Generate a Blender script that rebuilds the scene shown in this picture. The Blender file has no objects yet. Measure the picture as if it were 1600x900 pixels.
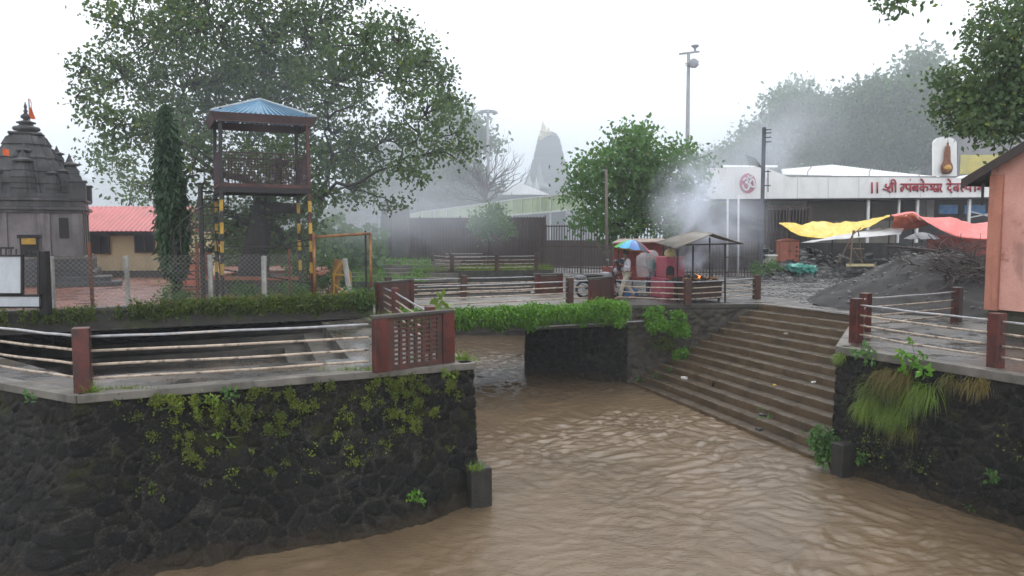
import bpy, math, random
import numpy as np
from mathutils import Vector, noise, geometry

random.seed(7)
RNG = np.random.default_rng(11)
SC = bpy.context.scene
COL = SC.collection
V = Vector
rad = math.radians

# ------------------------------------------------------------------ camera model (used to survey the photo)
F = 1200.0
PITCH = math.atan(88 / 1200)
EYE = 2.4
_c, _s = math.cos(PITCH), math.sin(PITCH)

def ray(px, py):
    dx, dy = (px - 800) / F, (450 - py) / F
    return V((dx, dy * _s + _c, dy * _c - _s))

def G(px, py, z=0.0):
    r = ray(px, py)
    t = (z - EYE) / r.z
    return V((r.x * t, r.y * t, z))

def D(px, py, d):
    r = ray(px, py)
    t = d / r.y
    return V((r.x * t, d, EYE + r.z * t))

def DZ(px, d, z=0.0):
    p = D(px, 362, d); return V((p.x, d, z))

FX = V((0.9026, 0.4305, 0))     # along the bridge
SX = V((0.4305, -0.9026, 0))    # down the river
NX = -SX
UP = V((0, 0, 1))

# ------------------------------------------------------------------ objects
def thing(name, label, cat, loc=(0, 0, 0), group=None, kind=None):
    o = bpy.data.objects.new(name, None)
    o.empty_display_size = 0.2
    COL.objects.link(o)
    o.location = loc
    o['label'] = label
    o['category'] = cat
    if group: o['group'] = group
    if kind: o['kind'] = kind
    return o

def tag(o, label, cat, group=None, kind=None):
    o['label'] = label
    o['category'] = cat
    if group: o['group'] = group
    if kind: o['kind'] = kind
    return o

def origin_of(p):
    if p is None: return V((0, 0, 0))
    q = V((0, 0, 0))
    while p is not None:
        q += V(p.location)
        p = p.parent
    return q

def dup(root, loc, label=None, group=None):
    r = root.copy(); COL.objects.link(r); r.location = loc
    if label: r['label'] = label
    if group: r['group'] = group
    for ch in list(root.children):
        c = ch.copy(); COL.objects.link(c); c.parent = r
        for g in list(ch.children):
            d = g.copy(); COL.objects.link(d); d.parent = c
    return r

def finish(me, name, mat, parent, smooth, base=None):
    o = bpy.data.objects.new(name, me)
    COL.objects.link(o)
    if parent is not None: o.parent = parent
    elif base is not None: o.location = base
    mats = mat if isinstance(mat, (list, tuple)) else [mat]
    for m in mats: me.materials.append(m)
    if smooth:
        me.polygons.foreach_set('use_smooth', [True] * len(me.polygons))
    return o

def np_mesh(name, verts, faces, mat, parent=None, smooth=False):
    """verts (N,3) world, faces (M,4) or (M,3)"""
    off = np.array(origin_of(parent))
    verts = np.asarray(verts, dtype=np.float32) - off.astype(np.float32)
    faces = np.asarray(faces, dtype=np.int32)
    k = faces.shape[1]
    me = bpy.data.meshes.new(name)
    me.vertices.add(len(verts)); me.vertices.foreach_set('co', verts.ravel())
    me.loops.add(faces.size); me.loops.foreach_set('vertex_index', faces.ravel())
    me.polygons.add(len(faces))
    me.polygons.foreach_set('loop_start', np.arange(len(faces), dtype=np.int32) * k)
    me.polygons.foreach_set('loop_total', np.full(len(faces), k, dtype=np.int32))
    me.update(calc_edges=True); me.validate()
    return finish(me, name, mat, parent, smooth)

class MB:
    def __init__(s):
        s.v = []; s.f = []; s.mi = []; s.cur = 0
    def add(s, pts, faces):
        b = len(s.v)
        s.v.extend([V(p) for p in pts])
        for f in faces:
            s.f.append([b + i for i in f]); s.mi.append(s.cur)
        return s
    def poly(s, pts):
        return s.add(pts, [list(range(len(pts)))])
    def tess(s, pts):
        tri = geometry.tessellate_polygon([[V(p) for p in pts]])
        fs = []
        for t in tri:
            a, b, c = (V(pts[i]) for i in t)
            n = (b - a).cross(c - a)
            fs.append(list(t) if n.z >= 0 else [t[0], t[2], t[1]])
        return s.add(pts, fs)
    def pbox(s, o, ex, ey, ez):
        o, ex, ey, ez = V(o), V(ex), V(ey), V(ez)
        p = [o, o+ex, o+ex+ey, o+ey, o+ez, o+ex+ez, o+ex+ey+ez, o+ey+ez]
        return s.add(p, [[3,2,1,0],[4,5,6,7],[0,1,5,4],[1,2,6,5],[2,3,7,6],[3,0,4,7]])
    def box(s, c, size, rz=0.0):
        cx, sx = math.cos(rz), math.sin(rz)
        ex, ey, ez = V((cx, sx, 0)) * size[0], V((-sx, cx, 0)) * size[1], UP * size[2]
        return s.pbox(V(c) - ex/2 - ey/2 - ez/2, ex, ey, ez)
    def gbox(s, p, a, b, z0, z1):
        """box on the town grid: base point p, a along FX, b along NX (both centred)"""
        o = V((p[0], p[1], z0)) - FX*a/2 - NX*b/2
        return s.pbox(o, FX*a, NX*b, UP*(z1-z0))
    def beam(s, p0, p1, w, h, up=UP):
        p0, p1 = V(p0), V(p1)
        d = (p1 - p0)
        if d.length < 1e-6: return s
        dn = d.normalized()
        if abs(dn.dot(up)) > 0.98: up = V((0, 1, 0)) if abs(dn.y) < .9 else V((1, 0, 0))
        sd = dn.cross(up).normalized(); u2 = sd.cross(dn).normalized()
        return s.pbox(p0 - sd*w/2 - u2*h/2, sd*w, d, u2*h)
    def tube(s, pts, r, n=8, cap=True):
        pts = [V(p) for p in pts]
        rs = r if isinstance(r, (list, tuple)) else [r] * len(pts)
        b = len(s.v); ref = None
        for i, p in enumerate(pts):
            d = (pts[min(i+1, len(pts)-1)] - pts[max(i-1, 0)])
            d = d.normalized() if d.length > 1e-9 else UP
            if ref is None:
                ref = d.orthogonal().normalized()
            ref = (ref - d * ref.dot(d))
            ref = ref.normalized() if ref.length > 1e-6 else d.orthogonal().normalized()
            q = d.cross(ref)
            for k in range(n):
                a = 2*math.pi*k/n
                s.v.append(p + (ref*math.cos(a) + q*math.sin(a)) * rs[i])
        for i in range(len(pts)-1):
            for k in range(n):
                a0 = b+i*n+k; a1 = b+i*n+(k+1) % n
                s.f.append([a0, a1, a1+n, a0+n]); s.mi.append(s.cur)
        if cap:
            s.f.append([b+k for k in reversed(range(n))]); s.mi.append(s.cur)
            e = b+(len(pts)-1)*n
            s.f.append([e+k for k in range(n)]); s.mi.append(s.cur)
        return s
    def lathe(s, c, prof, n=16, sx=1.0, sy=1.0):
        c = V(c); b = len(s.v)
        for r, z in prof:
            for k in range(n):
                a = 2*math.pi*k/n
                s.v.append(c + V((math.cos(a)*r*sx, math.sin(a)*r*sy, z)))
        for i in range(len(prof)-1):
            for k in range(n):
                a0 = b+i*n+k; a1 = b+i*n+(k+1) % n
                s.f.append([a0, a1, a1+n, a0+n]); s.mi.append(s.cur)
        s.f.append([b+k for k in reversed(range(n))]); s.mi.append(s.cur)
        e = b+(len(prof)-1)*n
        s.f.append([e+k for k in range(n)]); s.mi.append(s.cur)
        return s
    def prism(s, pts, z0, z1):
        n = len(pts)
        lo = [V((p[0], p[1], z0)) for p in pts]; hi = [V((p[0], p[1], z1)) for p in pts]
        area = sum(pts[i][0]*pts[(i+1) % n][1] - pts[(i+1) % n][0]*pts[i][1] for i in range(n))
        if area < 0: lo.reverse(); hi.reverse()
        s.tess(hi)
        s.add(lo + hi, [[i, (i+1) % n, n+(i+1) % n, n+i] for i in range(n)])
        return s
    def slab(s, pts, th):
        """a sheet given by its outline (any plane) with thickness th along its normal"""
        pts = [V(p) for p in pts]; n = len(pts)
        nm = geometry.normal(pts[:4] if n > 3 else pts)
        q = [p - nm*th for p in pts]
        return s.add(pts + q, [list(range(n)), [n+i for i in reversed(range(n))]] +
                     [[i, n+i, n+(i+1) % n, (i+1) % n] for i in range(n)])
    def grid(s, fn, nu, nv):
        b = len(s.v)
        for j in range(nv+1):
            for i in range(nu+1):
                s.v.append(V(fn(i/nu, j/nv)))
        for j in range(nv):
            for i in range(nu):
                a = b+j*(nu+1)+i
                s.f.append([a, a+1, a+nu+2, a+nu+1]); s.mi.append(s.cur)
        return s
    def blob(s, c, r, seed=0, jag=.25, nu=7, nv=5):
        c = V(c); r = r if isinstance(r, (list, tuple)) else (r, r, r)
        def fn(u, v):
            a, b = 2*math.pi*u, math.pi*v
            d = V((math.cos(a)*math.sin(b), math.sin(a)*math.sin(b), math.cos(b)))
            k = 1 + jag*noise.noise(d*1.7 + V((seed*7.3, seed*1.9, 0)))*2
            return c + V((d.x*r[0], d.y*r[1], d.z*r[2]))*k
        return s.grid(fn, nu, nv)
    def build(s, name, mat, parent=None, smooth=False, bevel=0, solid=0, sub=0):
        off = origin_of(parent)
        me = bpy.data.meshes.new(name)
        me.from_pydata([tuple(p - off) for p in s.v], [], s.f)
        o = finish(me, name, mat, parent, smooth)
        if any(s.mi): me.polygons.foreach_set('material_index', s.mi)
        me.update()
        if solid:
            m = o.modifiers.new('solid', 'SOLIDIFY'); m.thickness = solid; m.offset = 0
        if sub:
            m = o.modifiers.new('sub', 'SUBSURF'); m.levels = sub; m.render_levels = sub
        if bevel:
            m = o.modifiers.new('bevel', 'BEVEL'); m.width = bevel; m.segments = 2; m.limit_method = 'ANGLE'
        return o

# ------------------------------------------------------------------ materials
def _nt(name):
    m = bpy.data.materials.new(name); m.use_nodes = True
    nt = m.node_tree
    b = nt.nodes['Principled BSDF']
    return m, nt, b

def _rgba(c): return (c[0], c[1], c[2], 1)

def _pos(nt, scale):
    g = nt.nodes.new('ShaderNodeNewGeometry')
    mp = nt.nodes.new('ShaderNodeMapping')
    mp.inputs['Scale'].default_value = scale
    nt.links.new(g.outputs['Position'], mp.inputs['Vector'])
    return mp.outputs['Vector']

def _noise(nt, vec, scale, detail=5, rough=.6):
    n = nt.nodes.new('ShaderNodeTexNoise')
    n.inputs['Scale'].default_value = scale; n.inputs['Detail'].default_value = detail
    n.inputs['Roughness'].default_value = rough
    nt.links.new(vec, n.inputs['Vector'])
    return n.outputs['Fac']

def _ramp(nt, fac, lo, hi, a=0.0, b=1.0):
    r = nt.nodes.new('ShaderNodeMapRange')
    r.inputs['From Min'].default_value = lo; r.inputs['From Max'].default_value = hi
    r.inputs['To Min'].default_value = a; r.inputs['To Max'].default_value = b
    r.interpolation_type = 'SMOOTHSTEP'
    nt.links.new(fac, r.inputs['Value'])
    return r.outputs['Result']

def _mix(nt, fac, a, b):
    m = nt.nodes.new('ShaderNodeMix'); m.data_type = 'RGBA'
    if isinstance(fac, (int, float)): m.inputs['Factor'].default_value = fac
    else: nt.links.new(fac, m.inputs['Factor'])
    for sock, c in ((m.inputs['A'], a), (m.inputs['B'], b)):
        if isinstance(c, tuple): sock.default_value = _rgba(c)
        else: nt.links.new(c, sock)
    return m.outputs['Result']

def _bump(nt, b, h, strength, dist=.02):
    bp = nt.nodes.new('ShaderNodeBump')
    bp.inputs['Strength'].default_value = strength; bp.inputs['Distance'].default_value = dist
    nt.links.new(h, bp.inputs['Height'])
    nt.links.new(bp.outputs['Normal'], b.inputs['Normal'])
    return bp

def mat(name, c1, c2=None, scale=2.0, rough=.75, stain=None, stain_amt=.5, streak=(3, 3, .5), wet=0.0,
        bump=.3, bscale=25, spec=.4, metal=0.0, ramp=(.35, .65), stretch=(1, 1, 1), moss=None, moss_rng=(.55, .7), moss_scale=1.5):
    m, nt, b = _nt(name)
    c2 = c2 or tuple(x*.75 for x in c1)
    p = _pos(nt, stretch)
    n1 = _noise(nt, p, scale)
    col = _mix(nt, _ramp(nt, n1, *ramp), c1, c2)
    if stain:
        ps = _pos(nt, streak)
        n2 = _noise(nt, ps, 1.0, 7, .65)
        f = _ramp(nt, n2, .47, .68, 0, stain_amt)
        col = _mix(nt, f, col, stain)
    if moss:
        n4 = _noise(nt, _pos(nt, (1, 1, 1)), moss_scale, 8, .7)
        col = _mix(nt, _ramp(nt, n4, *moss_rng), col, moss)
    fine = _noise(nt, _pos(nt, (1, 1, 1)), bscale, 4)
    col = _mix(nt, _ramp(nt, fine, .3, .75, 0, .25), col, tuple(x*.45 for x in c1))
    nt.links.new(col, b.inputs['Base Color'])
    b.inputs['Metallic'].default_value = metal
    b.inputs['Specular IOR Level'].default_value = spec
    if wet > 0:
        n3 = _noise(nt, _pos(nt, (1, 1, 1)), 1.1, 5)
        r = _ramp(nt, n3, .38, .62, rough*(1-wet), rough)
        nt.links.new(r, b.inputs['Roughness'])
    else:
        b.inputs['Roughness'].default_value = rough
    if bump: _bump(nt, b, fine, bump)
    return m

def flat(name, c, rough=.6, metal=0.0, spec=.4):
    return mat(name, c, tuple(x*.8 for x in c), scale=4, rough=rough, metal=metal, spec=spec, bump=.05, bscale=40)

def leafmat(name, c1, c2, rough=.45, trans=.25, scale=.9, c3=None):
    m, nt, b = _nt(name)
    isl = nt.nodes.new('ShaderNodeNewGeometry').outputs['Random Per Island']
    n = _noise(nt, _pos(nt, (1, 1, 1)), scale, 3)
    col = _mix(nt, _ramp(nt, n, .35, .65), c1, c2)
    col = _mix(nt, _ramp(nt, isl, 0, 1, 0, .55), col, tuple(x*.45 for x in c1))
    if c3: col = _mix(nt, _ramp(nt, isl, .93, .97), col, c3)
    nt.links.new(col, b.inputs['Base Color'])
    b.inputs['Roughness'].default_value = rough
    b.inputs['Specular IOR Level'].default_value = .35
    if trans:
        t = nt.nodes.new('ShaderNodeBsdfTranslucent'); nt.links.new(col, t.inputs['Color'])
        mx = nt.nodes.new('ShaderNodeMixShader'); mx.inputs['Fac'].default_value = trans
        nt.links.new(b.outputs[0], mx.inputs[1]); nt.links.new(t.outputs[0], mx.inputs[2])
        nt.links.new(mx.outputs[0], nt.nodes['Material Output'].inputs['Surface'])
    return m

# ------------------------------------------------------------------ foliage
def leaf_arrays(C, size, droop=.35, aspect=.5, rng=RNG, szvar=.35):
    N = len(C)
    ax = rng.normal(size=(N, 3)); ax[:, 2] -= droop*1.5
    ax /= np.linalg.norm(ax, axis=1, keepdims=True)
    t = rng.normal(size=(N, 3)); t[:, 2] *= .35
    sd = np.cross(ax, t); sd /= np.linalg.norm(sd, axis=1, keepdims=True) + 1e-9
    L = size*(1 + szvar*rng.uniform(-1, 1, size=(N, 1)))
    fold = np.cross(sd, ax) * L * .08
    p0 = C; p2 = C + ax*L
    mid = C + ax*L*.45
    p1 = mid + sd*L*aspect*.5 + fold; p3 = mid - sd*L*aspect*.5 + fold
    P = np.stack([p0, p1, p2, p3], axis=1).reshape(-1, 3)
    Fc = np.arange(N*4).reshape(N, 4)
    return P, Fc

def clump_points(c, r, nclump, per, sig, rng=RNG, shell=.55):
    d = rng.normal(size=(nclump, 3)); d /= np.linalg.norm(d, axis=1, keepdims=True)
    rr = shell + (1-shell)*rng.uniform(size=(nclump, 1))**.6
    rr *= rng.choice([1, 1, 1, .6], size=(nclump, 1))
    cc = np.array(c) + d*rr*np.array(r)
    pts = np.repeat(cc, per, axis=0) + rng.normal(size=(nclump*per, 3))*np.array(sig)
    return cc, pts

def limb(mb, a, b, r0, r1, wob=.1, n=6, seg=6, sag=0.0):
    a, b = V(a), V(b); L = (b-a).length
    o1, o2 = random.uniform(0, 99), random.uniform(0, 99)
    pts = []; rs = []
    for i in range(seg+1):
        t = i/seg
        w = math.sin(math.pi*t)
        p = a.lerp(b, t) + V((noise.noise(V((t*2.5, o1, 0))), noise.noise(V((t*2.5, o2, 3))), noise.noise(V((t*2.5, o1, 9)))))*L*wob*w*2
        p.z += sag*L*w
        pts.append(p); rs.append(r0 + (r1-r0)*t)
    mb.tube(pts, rs, n)
    return pts

def tree(name, label, base, fork, lobes, tr, leaf, mats, cat='tree', group=None, density=1.0, clump_r=.5, per=38, aspect=.55, droop=.35, limb_r=None, twigs=True, shell=.5):
    """lobes: (centre Vector, radius or (rx,ry,rz)) ; tr: trunk radius ; leaf: leaf length"""
    t = thing(name, label, cat, (base[0], base[1], base[2]), group)
    wood = MB(); Ps = []; Fs = []; off = 0
    base, fork = V(base), V(fork)
    k = (fork-base).length
    pts = limb(wood, base, fork, tr*1.15, tr*.66, .05, 10, 8)
    for i in range(5):
        a = i*1.26+.3
        wood.tube([base+V((math.cos(a)*tr*1.9, math.sin(a)*tr*1.9, -.1)), base+V((math.cos(a)*tr*.9, math.sin(a)*tr*.9, .35*k*.3))], [tr*.25, tr*.4], 6)
    limb_r = limb_r or tr*.42
    nodes = [(pts[q], limb_r*1.9) for q in (6, 7, 8)]
    for c, r in sorted(lobes, key=lambda q: (V(q[0])-fork).length):
        r = r if isinstance(r, (tuple, list)) else (r, r, r*.85)
        c = V(c); df = (c-fork).length
        st, sr = min((n_ for n_ in nodes if (n_[0]-fork).length < df*.85 or n_[1] == limb_r*1.9), key=lambda n_: (n_[0]-c).length + (.35*df if (c-n_[0]).normalized().dot((n_[0]-base).normalized()) < .15 else 0) + .25*df*(1-min(1, n_[1]/limb_r)))
        r0_ = min(sr*.78, limb_r*1.3)
        lp = limb(wood, st, c, r0_, max(r0_*.3, limb_r*.12), .13, 6, 8, .05)
        nodes += [(lp[q], r0_*(1-.085*q)) for q in (2, 3, 4, 5, 6, 7)]
        rm = (r[0]+r[1]+r[2])/3
        ncl = max(4, int(density * 26 * (rm/1.5)**2))
        cc, pp = clump_points(c, r, ncl, per, clump_r*np.array([1, 1, .75]), shell=shell)
        P, Fc = leaf_arrays(pp, leaf, droop, aspect)
        Ps.append(P); Fs.append(Fc+off); off += len(P)
        if twigs:
            for q in cc[::2]:
                q = V(q)
                s0 = min(lp[3:], key=lambda z: (z-q).length)
                limb(wood, s0, q, limb_r*.22, limb_r*.06, .1, 4, 3)
    wood.build('trunk', mats[0], t, smooth=True)
    np_mesh('crown', np.concatenate(Ps), np.concatenate(Fs), mats[1], t)
    return t

def blades(C, N, length, width, rng=RNG, droop=1.0, spread=.6, seg=3):
    """grass blades: roots C (k,3), growth direction N (k,3)"""
    k = len(C)
    d = N + rng.normal(size=(k, 3))*spread
    d /= np.linalg.norm(d, axis=1, keepdims=True)
    sd = np.cross(d, rng.normal(size=(k, 3))); sd /= np.linalg.norm(sd, axis=1, keepdims=True)+1e-9
    L = length*(.55 + .9*rng.uniform(size=(k, 1)))
    rows = []
    p = C.copy(); dirn = d.copy()
    for i in range(seg+1):
        w = width*(1 - (i/seg)**1.6*.95)
        rows.append(p - sd*w/2); rows.append(p + sd*w/2)
        dirn = dirn + np.array([0, 0, -1.0])*droop*.45
        dirn /= np.linalg.norm(dirn, axis=1, keepdims=True)
        p = p + dirn*L/seg
    P = np.stack(rows, axis=1).reshape(-1, 3)
    nv = 2*(seg+1)
    b = (np.arange(k)*nv)[:, None]
    fs = [b + np.array([[2*i, 2*i+1, 2*i+3, 2*i+2]]) for i in range(seg)]
    return P, np.concatenate(fs)

def tuft(name, label, cat, c, n, length, mat_, spread=.15, out=(0, 0, 1), width=.02, droop=1.0, group=None, sp=.6, kind=None):
    C = np.array(c) + RNG.normal(size=(n, 3))*np.array(spread)
    P, Fc = blades(C, np.tile(np.array(out, dtype=float), (n, 1)), length, width, droop=droop, spread=sp)
    o = np_mesh(name, P, Fc, mat_)
    tag(o, label, cat, group, kind)
    return o

def leafy(name, label, c, out, n, size, mat_, stem_mat, spread=.18, cat='plant', group=None, height=.25):
    """young broad-leaved plant: stems with whorls of leaves"""
    c = V(c); t = thing(name, label, cat, c, group)
    st = MB(); cs = []
    for i in range(n):
        tip = c + V(out)*random.uniform(.5, 1)*height + V((random.gauss(0, spread), random.gauss(0, spread), random.gauss(0, spread*.6)))
        st.tube([c, (c+tip)/2 + V(out)*.02, tip], [.008, .006, .003], 5)
        for k in range(6):
            cs.append(np.array(tip) + RNG.normal(size=3)*.03)
    st.build('stem', stem_mat, t)
    P, Fc = leaf_arrays(np.array(cs), size, .25, .55)
    np_mesh('foliage', P, Fc, mat_, t)
    return t
# ------------------------------------------------------------------ shared materials
M = {}
M['concrete'] = mat('wet_concrete', (.17, .155, .135), (.1, .09, .078), 1.2, .7, stain=(.04, .037, .03), stain_amt=.7, streak=(2, 2, 1.2), wet=.6, bump=.35)
M['concrete_dark'] = mat('dark_concrete', (.075, .068, .058), (.045, .042, .036), 2, .7, stain=(.02, .02, .017), stain_amt=.7, wet=.4, bump=.4)
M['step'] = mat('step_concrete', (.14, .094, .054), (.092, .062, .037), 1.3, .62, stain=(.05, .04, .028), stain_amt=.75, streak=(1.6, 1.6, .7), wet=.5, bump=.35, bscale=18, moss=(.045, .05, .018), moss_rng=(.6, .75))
M['tread'] = mat('darkened_step_tread', (.06, .042, .025), (.038, .027, .017), 1.1, .8, stain=(.1, .074, .046), stain_amt=.5, streak=(2.5, 2.5, 2.5), wet=.4, spec=.25, bump=.4, bscale=16, moss=(.04, .045, .015), moss_rng=(.58, .72))  # wet silted tread, its colour also darkened to offset sky light on the tops
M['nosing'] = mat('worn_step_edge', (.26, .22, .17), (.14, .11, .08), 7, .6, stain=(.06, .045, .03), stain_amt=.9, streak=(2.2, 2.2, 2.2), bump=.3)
M['wetstone'] = mat('black_wet_concrete', (.03, .028, .025), (.018, .017, .015), 3, .6, stain=(.06, .055, .045), stain_amt=.5, streak=(5, 5, 1), bump=.6)
M['pave'] = None
M['redpaint'] = mat('red_oxide_paint', (.105, .02, .014), (.05, .015, .012), 4, .5, stain=(.02, .015, .013), stain_amt=.95, streak=(5, 5, 1.6), wet=.4, bump=.25, moss=(.04, .05, .015), moss_rng=(.66, .74), moss_scale=3)
M['redpaint_dull'] = mat('weathered_red_paint', (.085, .03, .022), (.05, .026, .02), 4, .6, stain=(.025, .022, .018), stain_amt=.9, streak=(5, 5, 1.2), bump=.4, moss=(.045, .06, .012), moss_rng=(.56, .68), moss_scale=3.5)
M['rail'] = mat('chipped_cream_pipe', (.46, .37, .29), (.36, .29, .23), 5, .5, stain=(.075, .06, .05), stain_amt=1, streak=(6, 6, 6), bump=.2)
M['rail_grey'] = mat('grey_pipe', (.36, .37, .39), (.25, .25, .27), 7, .35, stain=(.5, .42, .34), stain_amt=.7, streak=(4, 4, 4), bump=.15)
M['rust'] = mat('rusted_iron', (.16, .06, .03), (.07, .03, .02), 9, .7, bump=.4)
M['iron'] = flat('black_iron', (.022, .02, .02), .5, .3)
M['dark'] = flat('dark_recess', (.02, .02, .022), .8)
M['yellow'] = mat('yellow_paint', (.46, .28, .03), (.34, .2, .03), 6, .45, stain=(.1, .06, .03), stain_amt=.6, streak=(10, 10, 4))
M['white'] = mat('white_paint', (.72, .72, .71), (.62, .62, .61), 2, .5, stain=(.4, .4, .39), stain_amt=.4, streak=(2, 2, .5))
M['bark'] = mat('wet_bark', (.036, .03, .026), (.018, .016, .014), 5, .8, stretch=(1, 1, .3), bump=.8, bscale=14)
M['barkfar'] = mat('grey_bark', (.075, .065, .058), (.045, .04, .036), 3, .85, bump=.3)
M['leaf'] = leafmat('fig_leaf', (.1, .165, .05), (.06, .115, .04), trans=.38, c3=(.16, .2, .03))
M['leaf2'] = leafmat('bright_leaf', (.115, .24, .06), (.07, .17, .045), trans=.42, c3=(.14, .18, .03))
M['leafdark'] = leafmat('evergreen_leaf', (.03, .08, .026), (.02, .052, .02))
M['leafdull'] = leafmat('dull_leaf', (.08, .165, .042), (.055, .12, .034), trans=.35)
M['fern'] = leafmat('fresh_fern', (.13, .32, .02), (.09, .24, .016), rough=.4, c3=(.2, .3, .03))
M['grassy'] = leafmat('yellow_green_grass', (.17, .26, .025), (.12, .2, .02), rough=.45)
M['strawgrass'] = leafmat('straw_grass', (.17, .125, .03), (.12, .13, .03), rough=.55)
M['mossleaf'] = leafmat('moss', (.15, .19, .022), (.06, .085, .012), rough=.8, trans=0)
M['creeper'] = leafmat('creeper_leaf', (.11, .165, .02), (.055, .09, .016), c3=(.14, .17, .03))
M['stem'] = flat('green_stem', (.07, .1, .03))

def pave_mat():
    m, nt, b = _nt('wet_slate_paving')
    p = _pos(nt, (1, 1, 1))
    mp = nt.nodes.new('ShaderNodeMapping'); mp.inputs['Rotation'].default_value = (0, 0, -rad(25.5))
    nt.links.new(p, mp.inputs['Vector'])
    br = nt.nodes.new('ShaderNodeTexBrick')
    br.inputs['Scale'].default_value = 1.0; br.inputs['Brick Width'].default_value = .85; br.inputs['Row Height'].default_value = .45
    br.inputs['Mortar Size'].default_value = .012; br.inputs['Mortar Smooth'].default_value = .3
    br.inputs['Color1'].default_value = _rgba((.055, .052, .05)); br.inputs['Color2'].default_value = _rgba((.035, .033, .032))
    br.inputs['Mortar'].default_value = _rgba((.02, .02, .018))
    nt.links.new(mp.outputs[0], br.inputs['Vector'])
    n = _noise(nt, p, 1.3, 6)
    col = _mix(nt, _ramp(nt, n, .4, .66), br.outputs['Color'], (.085, .066, .05))
    g = _noise(nt, p, 1.9, 8, .7)
    col = _mix(nt, _ramp(nt, g, .62, .72, 0, .7), col, (.05, .065, .015))
    nt.links.new(col, b.inputs['Base Color'])
    nt.links.new(_ramp(nt, _noise(nt, p, .9, 5), .36, .6, .07, .5), b.inputs['Roughness'])
    h = _noise(nt, p, 8, 4)
    ad = nt.nodes.new('ShaderNodeMath'); ad.operation = 'SUBTRACT'
    nt.links.new(h, ad.inputs[0]); nt.links.new(br.outputs['Fac'], ad.inputs[1])
    _bump(nt, b, ad.outputs[0], .25, .02)
    return m
M['pave'] = pave_mat()

def plaza_mat():
    m, nt, b = _nt('wet_dark_gravel_ground')
    p = _pos(nt, (1, 1, 1))
    n = _noise(nt, p, .55, 6); f = _noise(nt, p, 14, 5)
    col = _mix(nt, _ramp(nt, n, .4, .6), (.045, .042, .041), (.1, .092, .086))
    col = _mix(nt, _ramp(nt, f, .35, .7, 0, .8), col, (.03, .029, .029))
    far = nt.nodes.new('ShaderNodeSeparateXYZ'); nt.links.new(p, far.inputs[0])
    col = _mix(nt, _ramp(nt, far.outputs['Y'], 55, 75), col, (.035, .05, .025))
    nt.links.new(col, b.inputs['Base Color'])
    nt.links.new(_ramp(nt, _noise(nt, p, .8, 5), .38, .6, .1, .7), b.inputs['Roughness'])
    _bump(nt, b, f, .5, .04)
    return m
M['plaza'] = plaza_mat()

def rubble_wall_mat():
    m, nt, b = _nt('wet_black_rubble_masonry')
    p = _pos(nt, (1, 1, 1))
    at = nt.nodes.new('ShaderNodeAttribute'); at.attribute_name = 'joint'
    n = _noise(nt, p, 2.3, 7, .7); f = _noise(nt, p, 30, 5, .7)
    col = _mix(nt, _ramp(nt, n, .35, .65), (.005, .005, .005), (.013, .012, .011))
    tn = nt.nodes.new('ShaderNodeAttribute'); tn.attribute_name = 'tone'
    col = _mix(nt, _ramp(nt, tn.outputs['Fac'], .35, 1, 0, .8), col, (.028, .026, .024))
    col = _mix(nt, _ramp(nt, tn.outputs['Fac'], .3, 0, 0, .8), col, (.005, .005, .006))
    lich = _noise(nt, _pos(nt, (1, 1, 1.8)), 11, 6, .75)
    col = _mix(nt, _ramp(nt, lich, .56, .66, 0, .6), col, (.06, .056, .048))
    col = _mix(nt, at.outputs['Fac'], col, (.09, .083, .07))
    col = _mix(nt, _ramp(nt, f, .38, .62, 0, .8), col, (.004, .004, .004))
    g = _noise(nt, p, 1.6, 9, .72)
    at2 = nt.nodes.new('ShaderNodeAttribute'); at2.attribute_name = 'height'
    gf = _ramp(nt, g, .53, .66, 0, .85)
    ml = nt.nodes.new('ShaderNodeMath'); ml.operation = 'MULTIPLY'
    nt.links.new(gf, ml.inputs[0]); nt.links.new(at2.outputs['Fac'], ml.inputs[1])
    col = _mix(nt, ml.outputs[0], col, (.035, .04, .007))
    br = _noise(nt, p, 1.1, 6, .6)
    col = _mix(nt, _ramp(nt, br, .6, .74, 0, .6), col, (.032, .021, .01))
    sz = nt.nodes.new('ShaderNodeSeparateXYZ'); nt.links.new(p, sz.inputs[0])
    ad = nt.nodes.new('ShaderNodeMath'); ad.operation = 'MULTIPLY_ADD'; nt.links.new(n, ad.inputs[0]); ad.inputs[1].default_value = -.7; nt.links.new(sz.outputs['Z'], ad.inputs[2])
    col = _mix(nt, _ramp(nt, ad.outputs[0], -2.62, -2.95, 0, .75), col, (.05, .036, .022))
    nt.links.new(col, b.inputs['Base Color'])
    nt.links.new(_ramp(nt, n, .3, .7, .35, .8), b.inputs['Roughness'])
    b.inputs['Specular IOR Level'].default_value = .17
    _bump(nt, b, f, 1.0, .05)
    return m
M['rubble'] = rubble_wall_mat()

# ------------------------------------------------------------------ camera, sky, sun, air
cam_d = bpy.data.cameras.new('camera'); cam = bpy.data.objects.new('camera', cam_d); COL.objects.link(cam)
cam.location = (0, 0, EYE); cam.rotation_euler = (math.pi/2 - PITCH, 0, 0)
cam_d.sensor_width = 36; cam_d.lens = 36*F/1600; cam_d.clip_end = 2000; cam_d.clip_start = .05
SC.camera = cam

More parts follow.
